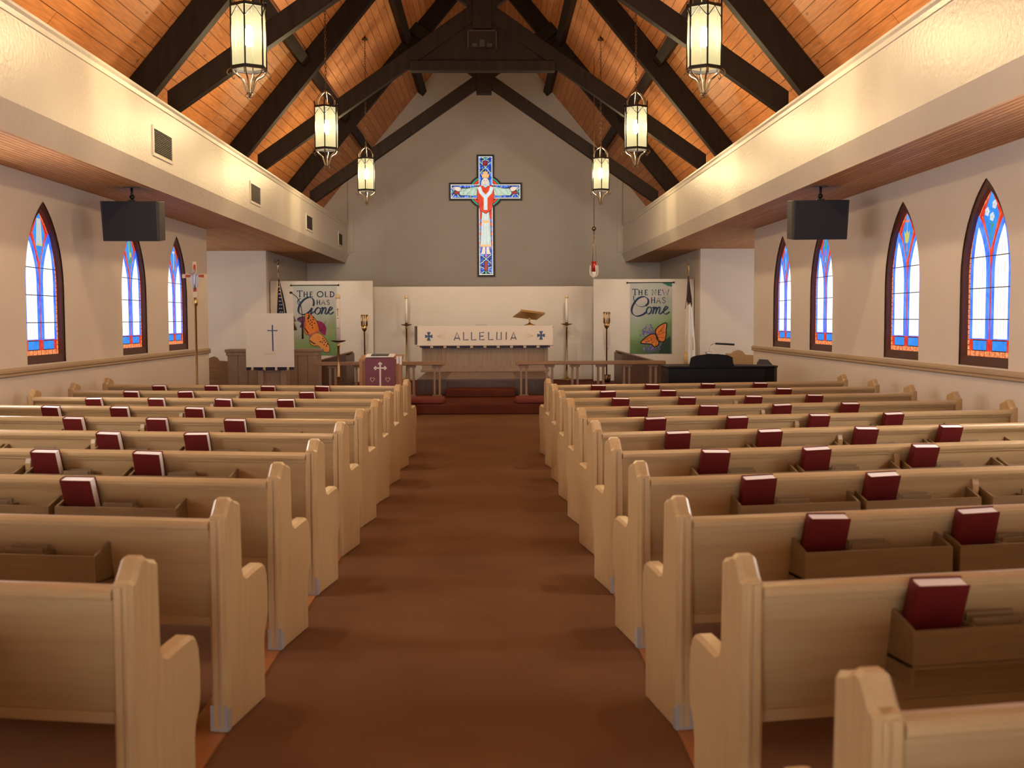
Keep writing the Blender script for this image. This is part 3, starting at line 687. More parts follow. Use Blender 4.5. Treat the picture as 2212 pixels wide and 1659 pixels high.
def both(ps, lay, m):
    F.pg(ps, lay, m); F.pg(mir(ps), lay, m)
def lead(ps, w=5, lay=40): F.stroke(ps+[ps[0]], w, lay, G['lead'])
for y in range(905, 1250, 52):
    for s_ in (-1, 1): F.ell(774+s_*58, y, 12, 24, 26, G['purple'] if (y//52) % 2 else G['scar'], 10)
both([(706, 800), (730, 800), (728, 895), (708, 895)], 27, G['scar'])
skirt = [(737, 806), (812, 806), (822, 920), (834, 1205), (716, 1205), (727, 920)]
F.pg(skirt, 28, G['mint'])
for k in range(6): F.stroke([(745+k*11.5, 815), (728+k*18.5, 1185)], 7, 29, G['ice'] if k % 2 else G['cream'])
for k in range(7): F.stroke([(741+k*11.2, 945), (724+k*17, 1185)], 1.6, 30, G['grey'])
F.pg([(716, 1185), (836, 1185), (838, 1208), (714, 1208)], 31, G['orange']); F.pg([(738, 912), (812, 912), (812, 942), (738, 942)], 31, G['orange'])
both([(740, 1210), (768, 1210), (766, 1255), (768, 1290), (722, 1290), (720, 1278), (738, 1262)], 31, G['flesh'])
arm = smooth([(694, 532), (640, 542), (570, 556), (510, 556), (494, 572), (482, 606), (498, 634), (560, 634), (640, 640), (694, 624)], 3)
hand = [(506, 560), (484, 540), (455, 536), (402, 544), (412, 553), (432, 556), (424, 568), (458, 588), (504, 592)]
both([(x-0, y) for x, y in hand], 32, G['flesh']); both(arm, 33, G['mint'])
for ps in (arm, mir(arm), hand, mir(hand)): lead(ps, 4, 34)
for s_ in (0, 1):
    for q in ([(640, 548), (600, 590), (560, 628)], [(560, 560), (530, 590), (520, 630)], [(680, 560), (650, 600), (640, 636)]): F.stroke(q if not s_ else mir(q), 2.2, 34, G['lead'])
red = smooth([(694, 530), (735, 520), (774, 552), (813, 520), (854, 530), (868, 600), (868, 660), (852, 740), (836, 796), (800, 822), (774, 838), (748, 822), (712, 796), (696, 740), (680, 660), (680, 600)], 3, True)
F.pg(red, 35, G['scar']); lead(red, 5, 36)
for s_ in (0, 1):
    for q in ([(698, 650), (712, 720), (740, 790)], [(716, 640), (730, 700), (750, 760)]): F.stroke(q if not s_ else mir(q), 3, 36, G['ruby'])
for q in ([(702, 540), (722, 600), (774, 655)], [(846, 540), (826, 600), (774, 655)], [(774, 645), (774, 796)]):
    F.stroke(q, 44, 37, G['gold']); F.stroke(q, 36, 38, G['ice'])
F.pg([(738, 520), (748, 508), (800, 508), (810, 520), (774, 548)], 38, G['cream'])
F.build('figure_robe', None, t)
F = Flat(mpc)
for s_ in (-1, 1): F.ell(772+s_*34, 495, 13, 36, 39, G['grey'], 12, s_*-.15)
F.ell(772, 482, 34, 46, 40, G['flesh'], 20); F.pg(smooth([(744, 495), (756, 512), (788, 512), (800, 495), (794, 532), (772, 548), (750, 532)], 3, True), 41, G['grey'])
for s_ in (-1, 1): F.stroke([(772+s_*7, 474), (772+s_*20, 473)], 4, 42, G['lead']); F.stroke([(772+s_*6, 463), (772+s_*22, 465)], 2, 42, G['lead'])
F.stroke([(770, 476), (768, 498), (776, 500)], 2, 42, G['lead']); F.stroke([(762, 513), (782, 513)], 3, 42, G['lead'])
F.build('figure_head', None, t)
F = Flat(mpc); cr = [(738, 440), (722, 384), (744, 406), (752, 376), (764, 402), (773, 366), (782, 402), (796, 376), (804, 406), (824, 384), (808, 440)]
F.pg(cr, 43, G['orange']); lead(cr, 3, 44); F.stroke([(740, 432), (806, 432)], 5, 45, G['gold'])
for x, y in ((722, 382), (752, 374), (773, 364), (796, 374), (824, 382)): F.ell(x, y, 5, 5, 45, G['gold'], 8)
F.build('crown', None, t)

# ------------------------------------------------------------------ white screens behind the altar
def screen(name, x0, x1, y, zt, lab):
    b = MB(); b.box(x0, x1, y, y+.06, FZ, zt, bev=.004); o = b.build(name, M['screen_white']); tag(o, lab, 'screen', 'white screens behind the altar'); return o
screen('partition_screen', -4.70, -2.516, 23.4, 2.325, 'white freestanding screen behind the left butterfly banner')
screen('partition_screen', 2.214, 4.38, 23.4, 2.345, 'white freestanding screen behind the right butterfly banner')
screen('partition_screen', -2.9, 2.7, 24.05, 2.215, 'long lower white screen directly behind the altar')

# ------------------------------------------------------------------ banners
glyph = {'T': [[(0, 0), (1, 0)], [(.5, 0), (.5, 1)], [(0, 0), (0, .14)], [(1, 0), (1, .14)], [(.32, 1), (.68, 1)]],
 'H': [[(.12, 0), (.12, 1)], [(.88, 0), (.88, 1)], [(.12, .48), (.88, .48)], [(0, 0), (.26, 0)], [(.74, 0), (1, 0)], [(0, 1), (.26, 1)], [(.74, 1), (1, 1)]],
 'E': [[(.15, 0), (.15, 1)], [(.0, 0), (.9, 0), (.9, .15)], [(.0, 1), (.95, 1), (.95, .84)], [(.15, .48), (.75, .48)]],
 'L': [[(.15, 0), (.15, 1)], [(0, 0), (.32, 0)], [(0, 1), (.92, 1), (.92, .82)]],
 'O': [[(.5+.5*math.cos(a), .5+.5*math.sin(a)) for a in [2*PI*i/24 for i in range(25)]]],
 'D': [[(.15, 0), (.15, 1)], [(0, 0), (.45, 0), (.75, .08), (.95, .3), (1, .5), (.95, .7), (.75, .92), (.45, 1), (0, 1)]],
 'A': [[(.06, 1), (.5, 0), (.94, 1)], [(.22, .64), (.78, .64)], [(-.06, 1), (.18, 1)], [(.78, 1), (1.06, 1)]],
 'S': [smooth([(.88, .18), (.7, .02), (.4, -.01), (.15, .12), (.15, .32), (.45, .47), (.8, .6), (.9, .8), (.68, .98), (.35, 1.01), (.1, .82)], 4)],
 'N': [[(.12, 1), (.12, 0), (.88, 1), (.88, 0)], [(0, 0), (.2, 0)], [(0, 1), (.26, 1)], [(.74, 0), (1, 0)]],
 'W': [[(.04, 0), (.28, 1), (.5, .2), (.74, 1), (.96, 0)], [(-.04, 0), (.14, 0)], [(.86, 0), (1.04, 0)]]}
def word_on(F, items, w, lay, m):
    for ch, x0, x1, y0, y1 in items:
        for st in glyph[ch]: F.stroke([(x0+(x1-x0)*u, y0+(y1-y0)*v) for u, v in st], w*(1.25 if len(st) > 1 and abs(st[0][0]-st[-1][0]) < .05 else .75), lay, m)
def banner_mat(name, dark_right):
    m = bpy.data.materials.new(name); m.use_nodes = True; nt = m.node_tree; N = nt.nodes; L = nt.links; b = N['Principled BSDF']; b.inputs['Roughness'].default_value = .8
    tc = N.new('ShaderNodeTexCoord'); sp = N.new('ShaderNodeSeparateXYZ'); L.new(tc.outputs['Generated'], sp.inputs[0])
    nz = N.new('ShaderNodeTexNoise'); nz.inputs['Scale'].default_value = 2.6; nz.inputs['Detail'].default_value = 3; L.new(tc.outputs['Object'], nz.inputs[0])
    ad = N.new('ShaderNodeMath'); ad.operation = 'MULTIPLY_ADD'; ad.inputs[1].default_value = .5; L.new(nz.outputs[0], ad.inputs[0]); L.new(sp.outputs[2], ad.inputs[2])
    su = N.new('ShaderNodeMath'); su.operation = 'MULTIPLY_ADD'; su.inputs[1].default_value = -.28; L.new(sp.outputs[0], su.inputs[0]); L.new(ad.outputs[0], su.inputs[2])
    rp = N.new('ShaderNodeValToRGB'); cr = rp.color_ramp; L.new(su.outputs[0], rp.inputs[0])
    cr.elements[0].position = .05; cr.elements[1].position = .98
    if dark_right: cs = [(.0, (.045, .10, .06)), (.25, (.12, .22, .085)), (.45, (.25, .38, .20)), (.70, (.34, .42, .36)), (.90, (.52, .48, .50)), (1.0, (.45, .50, .47))]
    else: cs = [(.0, (.14, .26, .10)), (.25, (.20, .32, .12)), (.45, (.30, .34, .22)), (.65, (.38, .46, .40)), (.88, (.55, .52, .52)), (1.0, (.50, .54, .52))]
    cr.elements[0].color = (*cs[0][1], 1); cr.elements[1].color = (*cs[-1][1], 1)
    for p, c in cs[1:-1]:
        e = cr.elements.new(.05+p*.93); e.color = (*c, 1)
    L.new(rp.outputs[0], b.inputs['Base Color']); return m
ink = mat('banner_ink', (.012, .035, .085), .8); ink2 = mat('banner_ink_light', (.16, .15, .20), .8)
Pm = dict(orange=mat('print_orange', (.78, .25, .04), .8, var=(.68, .18, .03), scale=12), peach=mat('print_peach', (.80, .36, .10), .8, var=(.72, .27, .06), scale=12), blackp=mat('print_black', (.015, .01, .01), .8),
          mag=mat('print_magenta', (.32, .02, .12), .8, var=(.22, .01, .10), scale=18), plum=mat('print_plum', (.16, .03, .12), .8), viol=mat('print_violet', (.10, .07, .32), .8, var=(.18, .14, .42), scale=30),
          lil=mat('print_lilac', (.28, .24, .50), .8), whitep=mat('print_white', (.75, .72, .68), .8), drk=mat('print_dark_green', (.02, .05, .035), .8), teal=mat('print_teal', (.03, .17, .14), .8))
def banner(x0, x1, z0, z1, rx0, rx1, lab, bm_, zx0, zx1, zy0, zy1, draw):
    t = empty('hanging_banner', ((x0+x1)/2, 23.388, z0)); tag(t, lab, 'banner', 'butterfly banners on the side screens')
    w = x1-x0; h = z1-z0
    def mp(X, Y, lay):
        u = (X-zx0)/(zx1-zx0); v = (Y-zy0)/(zy1-zy0); wv = .006*math.sin(u*9+v*2)
        return (-w/2+u*w, -.0012*lay+wv, h-v*h)
    b = MB(); b.keep = True; n = 14; k = 14
    g = [[b.bm.verts.new(mp(zx0+(zx1-zx0)*i/n, zy0+(zy1-zy0)*j/k, 0)) for i in range(n+1)] for j in range(k+1)]
    for j in range(k):
        for i in range(n): b.bm.faces.new([g[j][i], g[j][i+1], g[j+1][i+1], g[j+1][i]]).smooth = True
    cl = b.build('cloth', bm_, t)
    b = MB(); cx = (x0+x1)/2; b.tube([(rx0-cx, -.004, h-.004), (rx1-cx, -.004, h+.0)], .009, seg=8); b.ball((rx0-cx, -.004, h-.004), .02); b.ball((rx1-cx, -.004, h), .02)
    b.build('rod', M['iron'], t); draw(cl, mp)
def draw_gone(t, mp):
    F = Flat(mp); word_on(F, [('T', 885, 925, 465, 515), ('H', 936, 968, 474, 515), ('E', 986, 1010, 474, 515), ('O', 1045, 1091, 472, 516), ('L', 1106, 1131, 474, 515), ('D', 1145, 1178, 474, 515),
                         ('H', 1040, 1066, 542, 578), ('A', 1075, 1108, 542, 578), ('S', 1120, 1143, 542, 578)], 6.6, 3, ink)
    for ps, w in (([(1012, 590), (1018, 560), (1008, 530), (978, 518), (935, 540), (902, 585), (893, 630), (912, 656), (948, 656), (985, 632), (1003, 605)], 11),
                  ([(1003, 605), (992, 650), (965, 692), (928, 718), (896, 714), (886, 698), (905, 682), (955, 672), (1000, 650), (1036, 618)], 7), ([(912, 528), (892, 540), (888, 560), (900, 584)], 5),
                  ([(1052, 600), (1030, 620), (1027, 645), (1043, 656), (1064, 642), (1069, 616), (1052, 602), (1078, 612)], 8), ([(1078, 612), (1088, 602), (1084, 628), (1075, 656)], 9),
                  ([(1078, 642), (1096, 610), (1111, 602), (1112, 622), (1104, 650), (1117, 654), (1132, 632)], 8), ([(1132, 632), (1156, 616), (1162, 602), (1150, 598), (1135, 620), (1136, 648), (1150, 656), (1174, 638)], 8)):
        F.stroke(smooth(ps, 5), w*1.55, 4, ink, pen=.5)
    F.build('lettering', None, t)
    F = Flat(mp)
    F.pg(smooth([(890, 700), (905, 680), (935, 672), (955, 690), (960, 750), (930, 768), (900, 760), (912, 730)], 4, True), 2, Pm['plum']); F.pg(smooth([(1030, 715), (1060, 712), (1092, 730), (1112, 765), (1110, 800), (1100, 828), (1060, 800), (1045, 760)], 5, True), 2, Pm['mag'])
    F.pg([(1200, 785), (1190, 800), (1186, 830), (1200, 845)], 2, Pm['mag'])
    F.build('printed_flower', None, t)
    F = Flat(mp)
    up = smooth([(1052, 796), (1050, 750), (1030, 700), (995, 662), (962, 648), (945, 660), (944, 700), (950, 740), (940, 765), (938, 800), (960, 822), (1000, 820)], 4, True)
    lo = smooth([(1000, 826), (1045, 808), (1085, 832), (1118, 880), (1138, 930), (1132, 962), (1105, 966), (1070, 945), (1050, 912), (1020, 915), (988, 900), (978, 860)], 4, True)
    sc = lambda ps, cx, cy, k: [(cx+(x-cx)*k, cy+(y-cy)*k) for x, y in ps]
    F.pg(up, 5, Pm['orange']); F.pg(lo, 5, Pm['peach']); F.stroke(up+[up[0]], 3.5, 6, Pm['blackp']); F.stroke(lo+[lo[0]], 3.5, 6, Pm['blackp'])
    for x, y in ((975, 690), (990, 705), (1000, 720), (985, 735), (1010, 700), (1000, 745), (972, 715), (1020, 730), (1012, 682), (1005, 765), (1085, 855), (1095, 870), (1080, 885), (1105, 885), (1095, 905), (1065, 880), (1112, 915), (1120, 900)): F.ell(x, y, 4.5, 7, 7, Pm['blackp'], 8, .6)
    for i in range(8): F.ell(944+i*3.5, 772+i*5.5, 5, 5, 7, Pm['blackp'], 8); F.ell(985+i*5, 872+i*5.2-(i*i)*.25, 5, 5, 7, Pm['blackp'], 8)
    F.stroke([(975, 832), (1075, 785)], 11, 8, Pm['plum']); F.stroke([(978, 831), (1060, 793)], 4, 9, Pm['peach']); F.stroke([(1070, 788), (1090, 760), (1108, 715)], 2.5, 8, Pm['blackp']); F.stroke([(1070, 788), (1100, 790)], 2.5, 8, Pm['blackp'])
    F.build('printed_butterfly', None, t)
banner(-4.205, -3.283, .735, 2.235, -4.253, -3.243, 'hanging banner reading THE OLD HAS Gone with an orange butterfly', banner_mat('banner_print_left', False), 855, 1200, 420, 992, draw_gone)
def draw_come(t, mp):
    F = Flat(mp); word_on(F, [('T', 610, 650, 458, 505), ('H', 660, 690, 465, 505), ('E', 711, 735, 465, 505), ('N', 768, 806, 465, 505), ('E', 820, 845, 465, 505), ('W', 855, 910, 465, 505),
                         ('H', 763, 795, 526, 570), ('A', 805, 842, 526, 570), ('S', 854, 882, 526, 570)], 6.6, 3, ink)
    for ps, w in (([(718, 592), (738, 570), (735, 538), (705, 519), (660, 530), (622, 572), (603, 620), (611, 655), (645, 675), (692, 664), (728, 638)], 11), ([(620, 512), (622, 548), (648, 588), (688, 600), (720, 590)], 5),
                  ([(746, 600), (728, 620), (726, 648), (742, 658), (762, 641), (765, 615), (750, 601), (776, 610)], 8), ([(776, 612), (789, 603), (783, 630), (775, 658)], 9), ([(780, 636), (798, 608), (809, 605), (806, 630), (799, 658)], 8),
                  ([(805, 636), (822, 608), (836, 603), (836, 622), (828, 652), (842, 656), (860, 640)], 8), ([(860, 640), (890, 618), (901, 602), (886, 598), (868, 625), (868, 650), (885, 660), (916, 642)], 8)):
        F.stroke(smooth(ps, 5), w*1.55, 4, ink, pen=.5)
    F.build('lettering', None, t)
    F = Flat(mp); r3 = random.Random(3)
    F.pg([(845, 405), (935, 405), (935, 440), (900, 432), (870, 415)], 1, Pm['teal'])
    F.pg(smooth([(830, 975), (835, 930), (860, 890), (905, 850), (921, 845), (921, 976)], 3), 1, Pm['drk'])
    for i in range(150):
        a = r3.uniform(0, 1); cx = 745+85*r3.gauss(0, .5)+(20 if a > .5 else -10); cy = (800 if a < .6 else 930)+42*r3.gauss(0, .6)
        if 672 < cx < 850 and 735 < cy < 968: F.ell(cx, cy, r3.uniform(4, 8), r3.uniform(4, 8), 2+i % 2, Pm['viol'] if r3.random() < .7 else Pm['lil'], 7)
    F.build('printed_flower', None, t)['kind'] = 'stuff'
    F = Flat(mp)
    w1 = smooth([(805, 825), (800, 790), (830, 755), (875, 732), (892, 738), (888, 790), (885, 850), (870, 878), (840, 882), (815, 862)], 4, True)
    w2 = smooth([(800, 822), (760, 822), (715, 850), (685, 875), (678, 890), (700, 896), (745, 898), (770, 905), (790, 922), (815, 915), (830, 890), (815, 860)], 4, True)
    sc = lambda ps, cx, cy, k: [(cx+(x-cx)*k, cy+(y-cy)*k) for x, y in ps]
    for w_, c in ((w1, (848, 810)), (w2, (760, 866))):
        F.pg(w_, 5, Pm['orange']); F.stroke(w_+[w_[0]], 9, 6, Pm['blackp'])
    for a, c in (((808, 830), (880, 745)), ((808, 832), (888, 800)), ((812, 845), (878, 850)), ((812, 852), (850, 880)), ((800, 828), (700, 870)), ((805, 840), (715, 893)), ((808, 850), (770, 900)), ((812, 855), (800, 918)), ((828, 800), (858, 790)), ((845, 775), (850, 800)), ((760, 845), (775, 890)), ((730, 862), (745, 880))):
        F.stroke([a, c], 2.6, 7, Pm['blackp'])
    for i in range(9): F.ell(882-i*.5, 742+i*11, 2.4, 3.5, 8, Pm['whitep'], 6); F.ell(690+i*8, 888+i*.6, 3, 2.2, 8, Pm['whitep'], 6)
    F.stroke([(795, 812), (812, 838), (822, 862)], 10, 9, Pm['blackp']); F.stroke([(798, 812), (812, 770)], 1.8, 9, Pm['blackp']); F.stroke([(796, 812), (775, 785)], 1.8, 9, Pm['blackp'])
    F.build('printed_butterfly', None, t)
banner(3.001, 3.90, .74, 2.27, 2.937, 3.94, 'hanging banner reading THE NEW HAS Come with a monarch butterfly', banner_mat('banner_print_right', True), 590, 934, 405, 978, draw_come)

# ------------------------------------------------------------------ altar
t = empty('altar', (-.115, 22.35, .43)); tag(t, 'grey-brown wooden altar under a cream ALLELUIA cloth', 'altar')
b = MB(); b.box(-1.26, 1.26, -.32, .38, .06, .90); b.box(-1.30, 1.30, -.36, .42, 0, .06, bev=.01)
for x in (-1.24, -.84, .84, 1.24): b.box(x-.035, x+.035, -.345, -.31, .06, .90, bev=.005)
b.box(-1.26, 1.26, -.341, -.31, .055, .14); b.build('base', M['wood'], t)
b = MB(); b.box(-1.38, 1.38, -.40, .45, .885, .925, bev=.008); b.build('tabletop', M['wood_dark'], t)
t = empty('altar_cloth', (-.115, 21.94, 1.36)); tag(t, 'cream altar frontal lettered ALLELUIA with two blue crosses and a fringe', 'altar cloth')
b = MB(); b.box(-1.36, 1.36, 0, .82, -.002, .006); b.box(-1.37, 1.37, -.012, -.004, -.395, .006); b.box(-1.37, -1.36, -.012, .0, -.39, .006); cl = b.build('cloth', M['cloth'], t)
def mpa(X, Y, lay): return (-1.37+(X-233)/(1552-233)*2.74, -.0125-.0012*lay, .006-(Y-635)/195*.40)
F = Flat(mpa)
def pattee(F, cx, cy, w, h, m, lay):
    for dx, dy in ((1, 0), (-1, 0), (0, 1), (0, -1)):
        if dx: F.pg([(cx, cy-h*.12), (cx+dx*w, cy-h*.42), (cx+dx*w, cy+h*.42), (cx, cy+h*.12)], lay, m)
        else: F.pg([(cx-w*.12, cy), (cx-w*.5, cy+dy*h), (cx+w*.5, cy+dy*h), (cx+w*.12, cy)], lay+1, m)
pattee(F, 349, 737, 36, 42, M['blue_felt'], 2); pattee(F, 1437, 732, 37, 42, M['blue_felt'], 2); F.build('blue_crosses', None, cl)
F = Flat(mpa); gm = M['grey_felt']
for st in ([(594, 778), (622, 700), (650, 775)], [(603, 757), (641, 757)], [(686, 697), (686, 775), (732, 772)], [(763, 697), (763, 775), (808, 772)], [(884, 701), (843, 701), (843, 773), (888, 771)], [(843, 738), (880, 737)],
           [(928, 697), (928, 773), (973, 771)], [(1010, 697), (1006, 771), (1050, 771), (1050, 697)], [(1100, 697), (1098, 773)], [(1143, 775), (1170, 700), (1196, 773)], [(1152, 756), (1188, 756)]):
    F.stroke(st, 10, 3, gm)
F.build('lettering', None, cl)
F = Flat(mpa)
for y0, y1 in ((733, 703), (735, 718), (738, 735), (740, 752), (743, 770)):
    F.stroke([(432, (y0+737)/2), (512, y1)], 3.5, 2, M['gold_pale']); F.stroke([(1358, (y0+735)/2), (1278, y1-4)], 3.5, 2, M['gold_pale'])
F.build('gold_rays', None, cl)
b = MB()
for i in range(92):
    x = -1.37+i*.0298; b.box(x, x+.026, -.014, -.006, -.43-random.uniform(0, .012), -.39, M['gold_pale'] if i % 9 < 2 else M['navy'])
b.box(-1.375, 1.375, -.016, -.004, -.402, -.392, M['wood_dark']); b.build('fringe', None, t)
b = MB(); b.box(-1.415, -1.38, -.005, .45, -.37, -.0); b.build('side_drop', M['wood_dark'], t)
# missal stand
t = empty('book_stand', (.80, 22.3, 1.368)); tag(t, 'tilted brass book stand on the right half of the altar', 'book stand')
b = MB(); b.lathe([(.11, 0), (.11, .012), (.05, .03), (.018, .05), (.018, .13), (.03, .14), (.02, .16)], seg=18); b.build('base', M['brass'], t)
b = MB(); Mt = Matrix.Translation((-.02, 0, .20)) @ Matrix.Rotation(.45, 4, 'Z') @ Matrix.Rotation(math.radians(-18), 4, 'X') @ Matrix.Rotation(.12, 4, 'Y')
b.box(-.27, .27, -.19, .19, -.008, .008, M=Mt, bev=.004); b.box(-.27, .27, -.21, -.19, -.01, .03, M=Mt); b.build('rest', M['brass_dk'], t)
t = tag(empty('service_book', (-.14, 22.2, 1.367)), 'thin dark closed book lying on the middle of the altar', 'book')
b = MB(); b.box(-.14, .06, -.10, .10, 0, .004); b.box(-.14, .06, -.10, .10, .018, .022); b.box(-.145, -.14, -.10, .10, 0, .022); b.build('cover', M['black'], t)
b = MB(); b.box(-.135, .055, -.095, .095, .0045, .0175); b.build('pages', M['paper'], t)

def candle(x, y, base, hs, r, hc, lab, brass, thick=1.0):
    t = empty('candlestick', (x, y, base)); tag(t, lab, 'candlestick', 'tall floor candlesticks')
    k = thick
    b = MB(); b.lathe([(.15*k, 0), (.15*k, .015), (.10*k, .035), (.035*k, .06), (.022*k, .09), (.020*k, .40), (.028*k, .41), (.020*k, .42), (.018*k, hs-.10), (.030*k, hs-.09), (.024*k, hs-.07), (.02*k, hs-.05), (.04*k, hs-.03)], seg=20); b.build('stand', brass, t)
    b = MB(); b.lathe([(.03*k, hs-.035), (.105*k, hs-.015), (.125*k, hs+.004), (.10*k, hs+.0), (.034*k, hs-.01), (.034*k, hs+.03), (.03*k, hs+.03)], seg=24); b.build('drip_pan', M['bronze'], t)
    b = MB(); b.lathe([(r, hs), (r*.9, hs+hc)], seg=16); c = b.build('candle', M['wax'], t)
    b = MB(); b.lathe([(r*1.12, hs+hc-.02), (r*1.12, hs+hc+.035), (r*.5, hs+hc+.045), (r*.2, hs+hc+.047)], seg=14); b.build('follower', M['glasscap'], c)
    return t
candle(-1.83, 23.75, FZ, 1.23, .033, .58, 'tall brass candlestick with a white candle at the left end of the altar', M['brass_dk'])
candle(1.66, 23.75, FZ, 1.23, .033, .58, 'tall brass candlestick with a white candle at the right end of the altar', M['brass_dk'])
pc = candle(-2.475, 17.75, FZ, 1.00, .036, .70, 'paschal candlestick with a thick marked candle in front of the left banner', M['brass'])
b = MB(); b.box(-.020, .018, -.0005, .001, .50, .508, M['purple']); b.box(-.004, .003, -.0005, .001, .40, .53, M['purple']); b.box(-.02, .018, -.0005, .001, .36, .366, M['navy']); b.box(-.02, .018, -.0005, .001, .20, .206, M['navy']); b.build('candle_cross', None, pc).location = (0, -.04, 1.0)

def torch(x, y, z1, lab):
    t = empty('processional_torch', (x, y, FZ)); tag(t, lab, 'processional torch', 'brass torches before the side screens'); h = z1-FZ
    b = MB(); b.lathe([(.07, 0), (.085, .06), (.085, .16), (.07, .16), (.06, .03), (.01, .03)], seg=16); b.build('base', M['bronze'], t)
    b = MB(); b.lathe([(.014, .03), (.014, h-.36), (.022, h-.35), (.016, h-.34)], seg=12); b.tube([(.0, 0, h*.48), (.028, -.01, h*.48)], .008, seg=6); b.build('pole', M['brass_dk'], t)
    b = MB(); b.lathe([(.014, h-.36), (.03, h-.345), (.055, h-.30), (.06, h-.22)], seg=16)
    for k in range(8): a = k*PI/4; b.tube([(.06*math.cos(a), .06*math.sin(a), h-.24), (.066*math.cos(a), .066*math.sin(a), h)], .010, seg=6)
    b.lathe([(.062, h-.015), (.074, h-.012), (.074, h), (.062, h)], seg=18); cu = b.build('cup', M['brass'], t)
    b = MB(); b.lathe([(.016, h-.30), (.016, h-.05)], seg=10); b.build('candle', M['wax'], cu)
torch(-2.64, 22.85, 1.60, 'brass processional torch standing before the left white screen'); torch(2.44, 22.85, 1.64, 'brass processional torch standing before the right white screen')

# ------------------------------------------------------------------ communion rails and cushions
def rail(x0, x1, posts, lab):
    t = empty('communion_rail', ((x0+x1)/2, 18.85, FZ)); tag(t, lab, 'communion rail', 'communion rails'); c = (x0+x1)/2
    b = MB(); b.box(x0-c, x1-c, -.10, .10, .545, .608, bev=.012); b.build('handrail', M['wood_mid'], t)
    for p in posts:
        b = MB()
        for q in (-.045, .045): b.box(p-c+q-.019, p-c+q+.019, -.035, .035, 0, .52, bev=.004)
        b.box(p-c-.085, p-c+.085, -.05, .05, .505, .548, bev=.006); b.box(p-c-.08, p-c+.08, -.06, .06, 0, .03); b.build('post', M['wood'], t)
rail(-3.02, -.79, [-.93, -1.38, -1.83, -2.28, -2.73], 'wooden communion rail on the left, ending at the lettered altar cloth')
rail(.425, 3.03, [.57, 1.02, 1.46, 1.91, 2.36, 2.82], 'wooden communion rail on the right of the altar steps')
for x0, x1, lab in ((-2.25, -.745, 'long red kneeler cushion in front of the left communion rail'), (.40, 3.0, 'long red kneeler cushion in front of the right communion rail')):
    b = MB(); c = (x0+x1)/2; b.box(x0-c, x1-c, 0, .62, 0, .085, bev=.03); o = b.build('kneeler_cushion', M['cushion']); o.location = (c, 17.15, FZ+.001); tag(o, lab, 'kneeler', 'kneeler cushions')

# ------------------------------------------------------------------ left: pulpit stand with white parament, panelled desk, stalls
t = empty('pulpit', (-3.63, 18.0, FZ)); tag(t, 'wooden pulpit stand draped with a white cloth bearing a tall blue cross', 'pulpit')
b = MB()
for x in (-.17, .20): b.box(x-.045, x+.045, .02, .10, 0, 1.2, bev=.006)
b.box(-.36, .36, .0, .5, 0, .05, bev=.01); b.box(-.20, .24, .10, .42, .05, .60); b.build('stand', M['wood'], t)
b = MB(); b.prism([(.0, 1.41), (.48, 1.20), (.48, 1.16), (.0, 1.37)], 'x', -.36, .36); b.box(-.30, .30, .04, .44, 1.02, 1.17); b.build('desk_top', M['wood'], t)
t2 = empty('parament', (-3.63, 17.98, 1.605)); tag(t2, 'white pulpit cloth with a long blue cross and navy fringe', 'cloth')
b = MB(); b.box(-.395, .395, -.008, .0, -.885, .002, bev=.003); b.prism([(-.008, -.01), (.30, -.13), (.30, -.137), (-.006, -.02)], 'x', -.39, .39); cl = b.build('cloth', M['white_cloth'], t2)
def mpp(X, Y, lay): return (-.395+(X-483)/(870-483)*.79, -.0085-.0012*lay, .002-(Y-650)/(1070-650)*.885)
F = Flat(mpp); F.stroke([(699, 745), (699, 775), (701, 945)], 11, 2, M['blue_felt']); F.stroke([(664, 785), (735, 785)], 8, 3, M['blue_felt'])
for x0, y0 in ((662, 785), (737, 785)): F.ell(x0, y0, 3, 7, 3, M['blue_felt'], 8)
F.ell(699, 744, 7, 3, 3, M['blue_felt'], 8); F.build('blue_cross', None, cl)
F = Flat(mpp); F.stroke([(626, 968), (720, 968)], 7, 2, M['gold_pale']); F.stroke([(628, 955), (720, 955)], 2, 2, M['gold_pale'])
F.stroke([(626, 950), (640, 935), (655, 952), (675, 925), (695, 952), (708, 935), (720, 950)], 2.5, 2, M['gold_pale']); F.build('gold_crown', None, cl)
b = MB()
for i in range(40):
    x = -.39+i*.0195; b.box(x, x+.017, -.010, -.003, -.925-random.uniform(0, .012), -.883, M['gold_pale'] if i % 10 in (4, 5) else M['navy'])
b.build('fringe', None, t2)
t = empty('gooseneck_microphone', (-3.13, 18.1, 1.18)); tag(t, 'thin black gooseneck microphone curving up beside the flag', 'microphone')
b = MB(); b.tube([(0, .1, 0), (0, .1, .25)], .016, seg=8); b.tube(smooth([(0, .1, .25), (-.01, .1, .48), (-.06, .09, .66), (-.16, .06, .76)], 5), .007, seg=6); b.build('stem', M['black'], t)
b = MB(); b.ball((-.175, .055, .768), .020, sc=(1.4, 1, 1)); b.build('capsule', M['black'], t)
# panelled desk
t = empty('choir_desk', (-3.91, 19.6, FZ)); tag(t, 'wide panelled wooden choir desk behind the white-draped pulpit', 'desk')
b = MB()
for i in range(9): x = -.80+i*.178; b.box(x+.003, x+.175, -.02, .02, .03, .76, bev=.004)
b.box(-.81, .81, .0, .38, .03, .74); b.build('front_panel', M['wood'], t)
b = MB(); b.box(-.85, .85, -.05, .42, .76, .815, bev=.01); b.box(-.83, .83, -.035, .0, .70, .76, bev=.004); b.build('top', M['wood'], t)
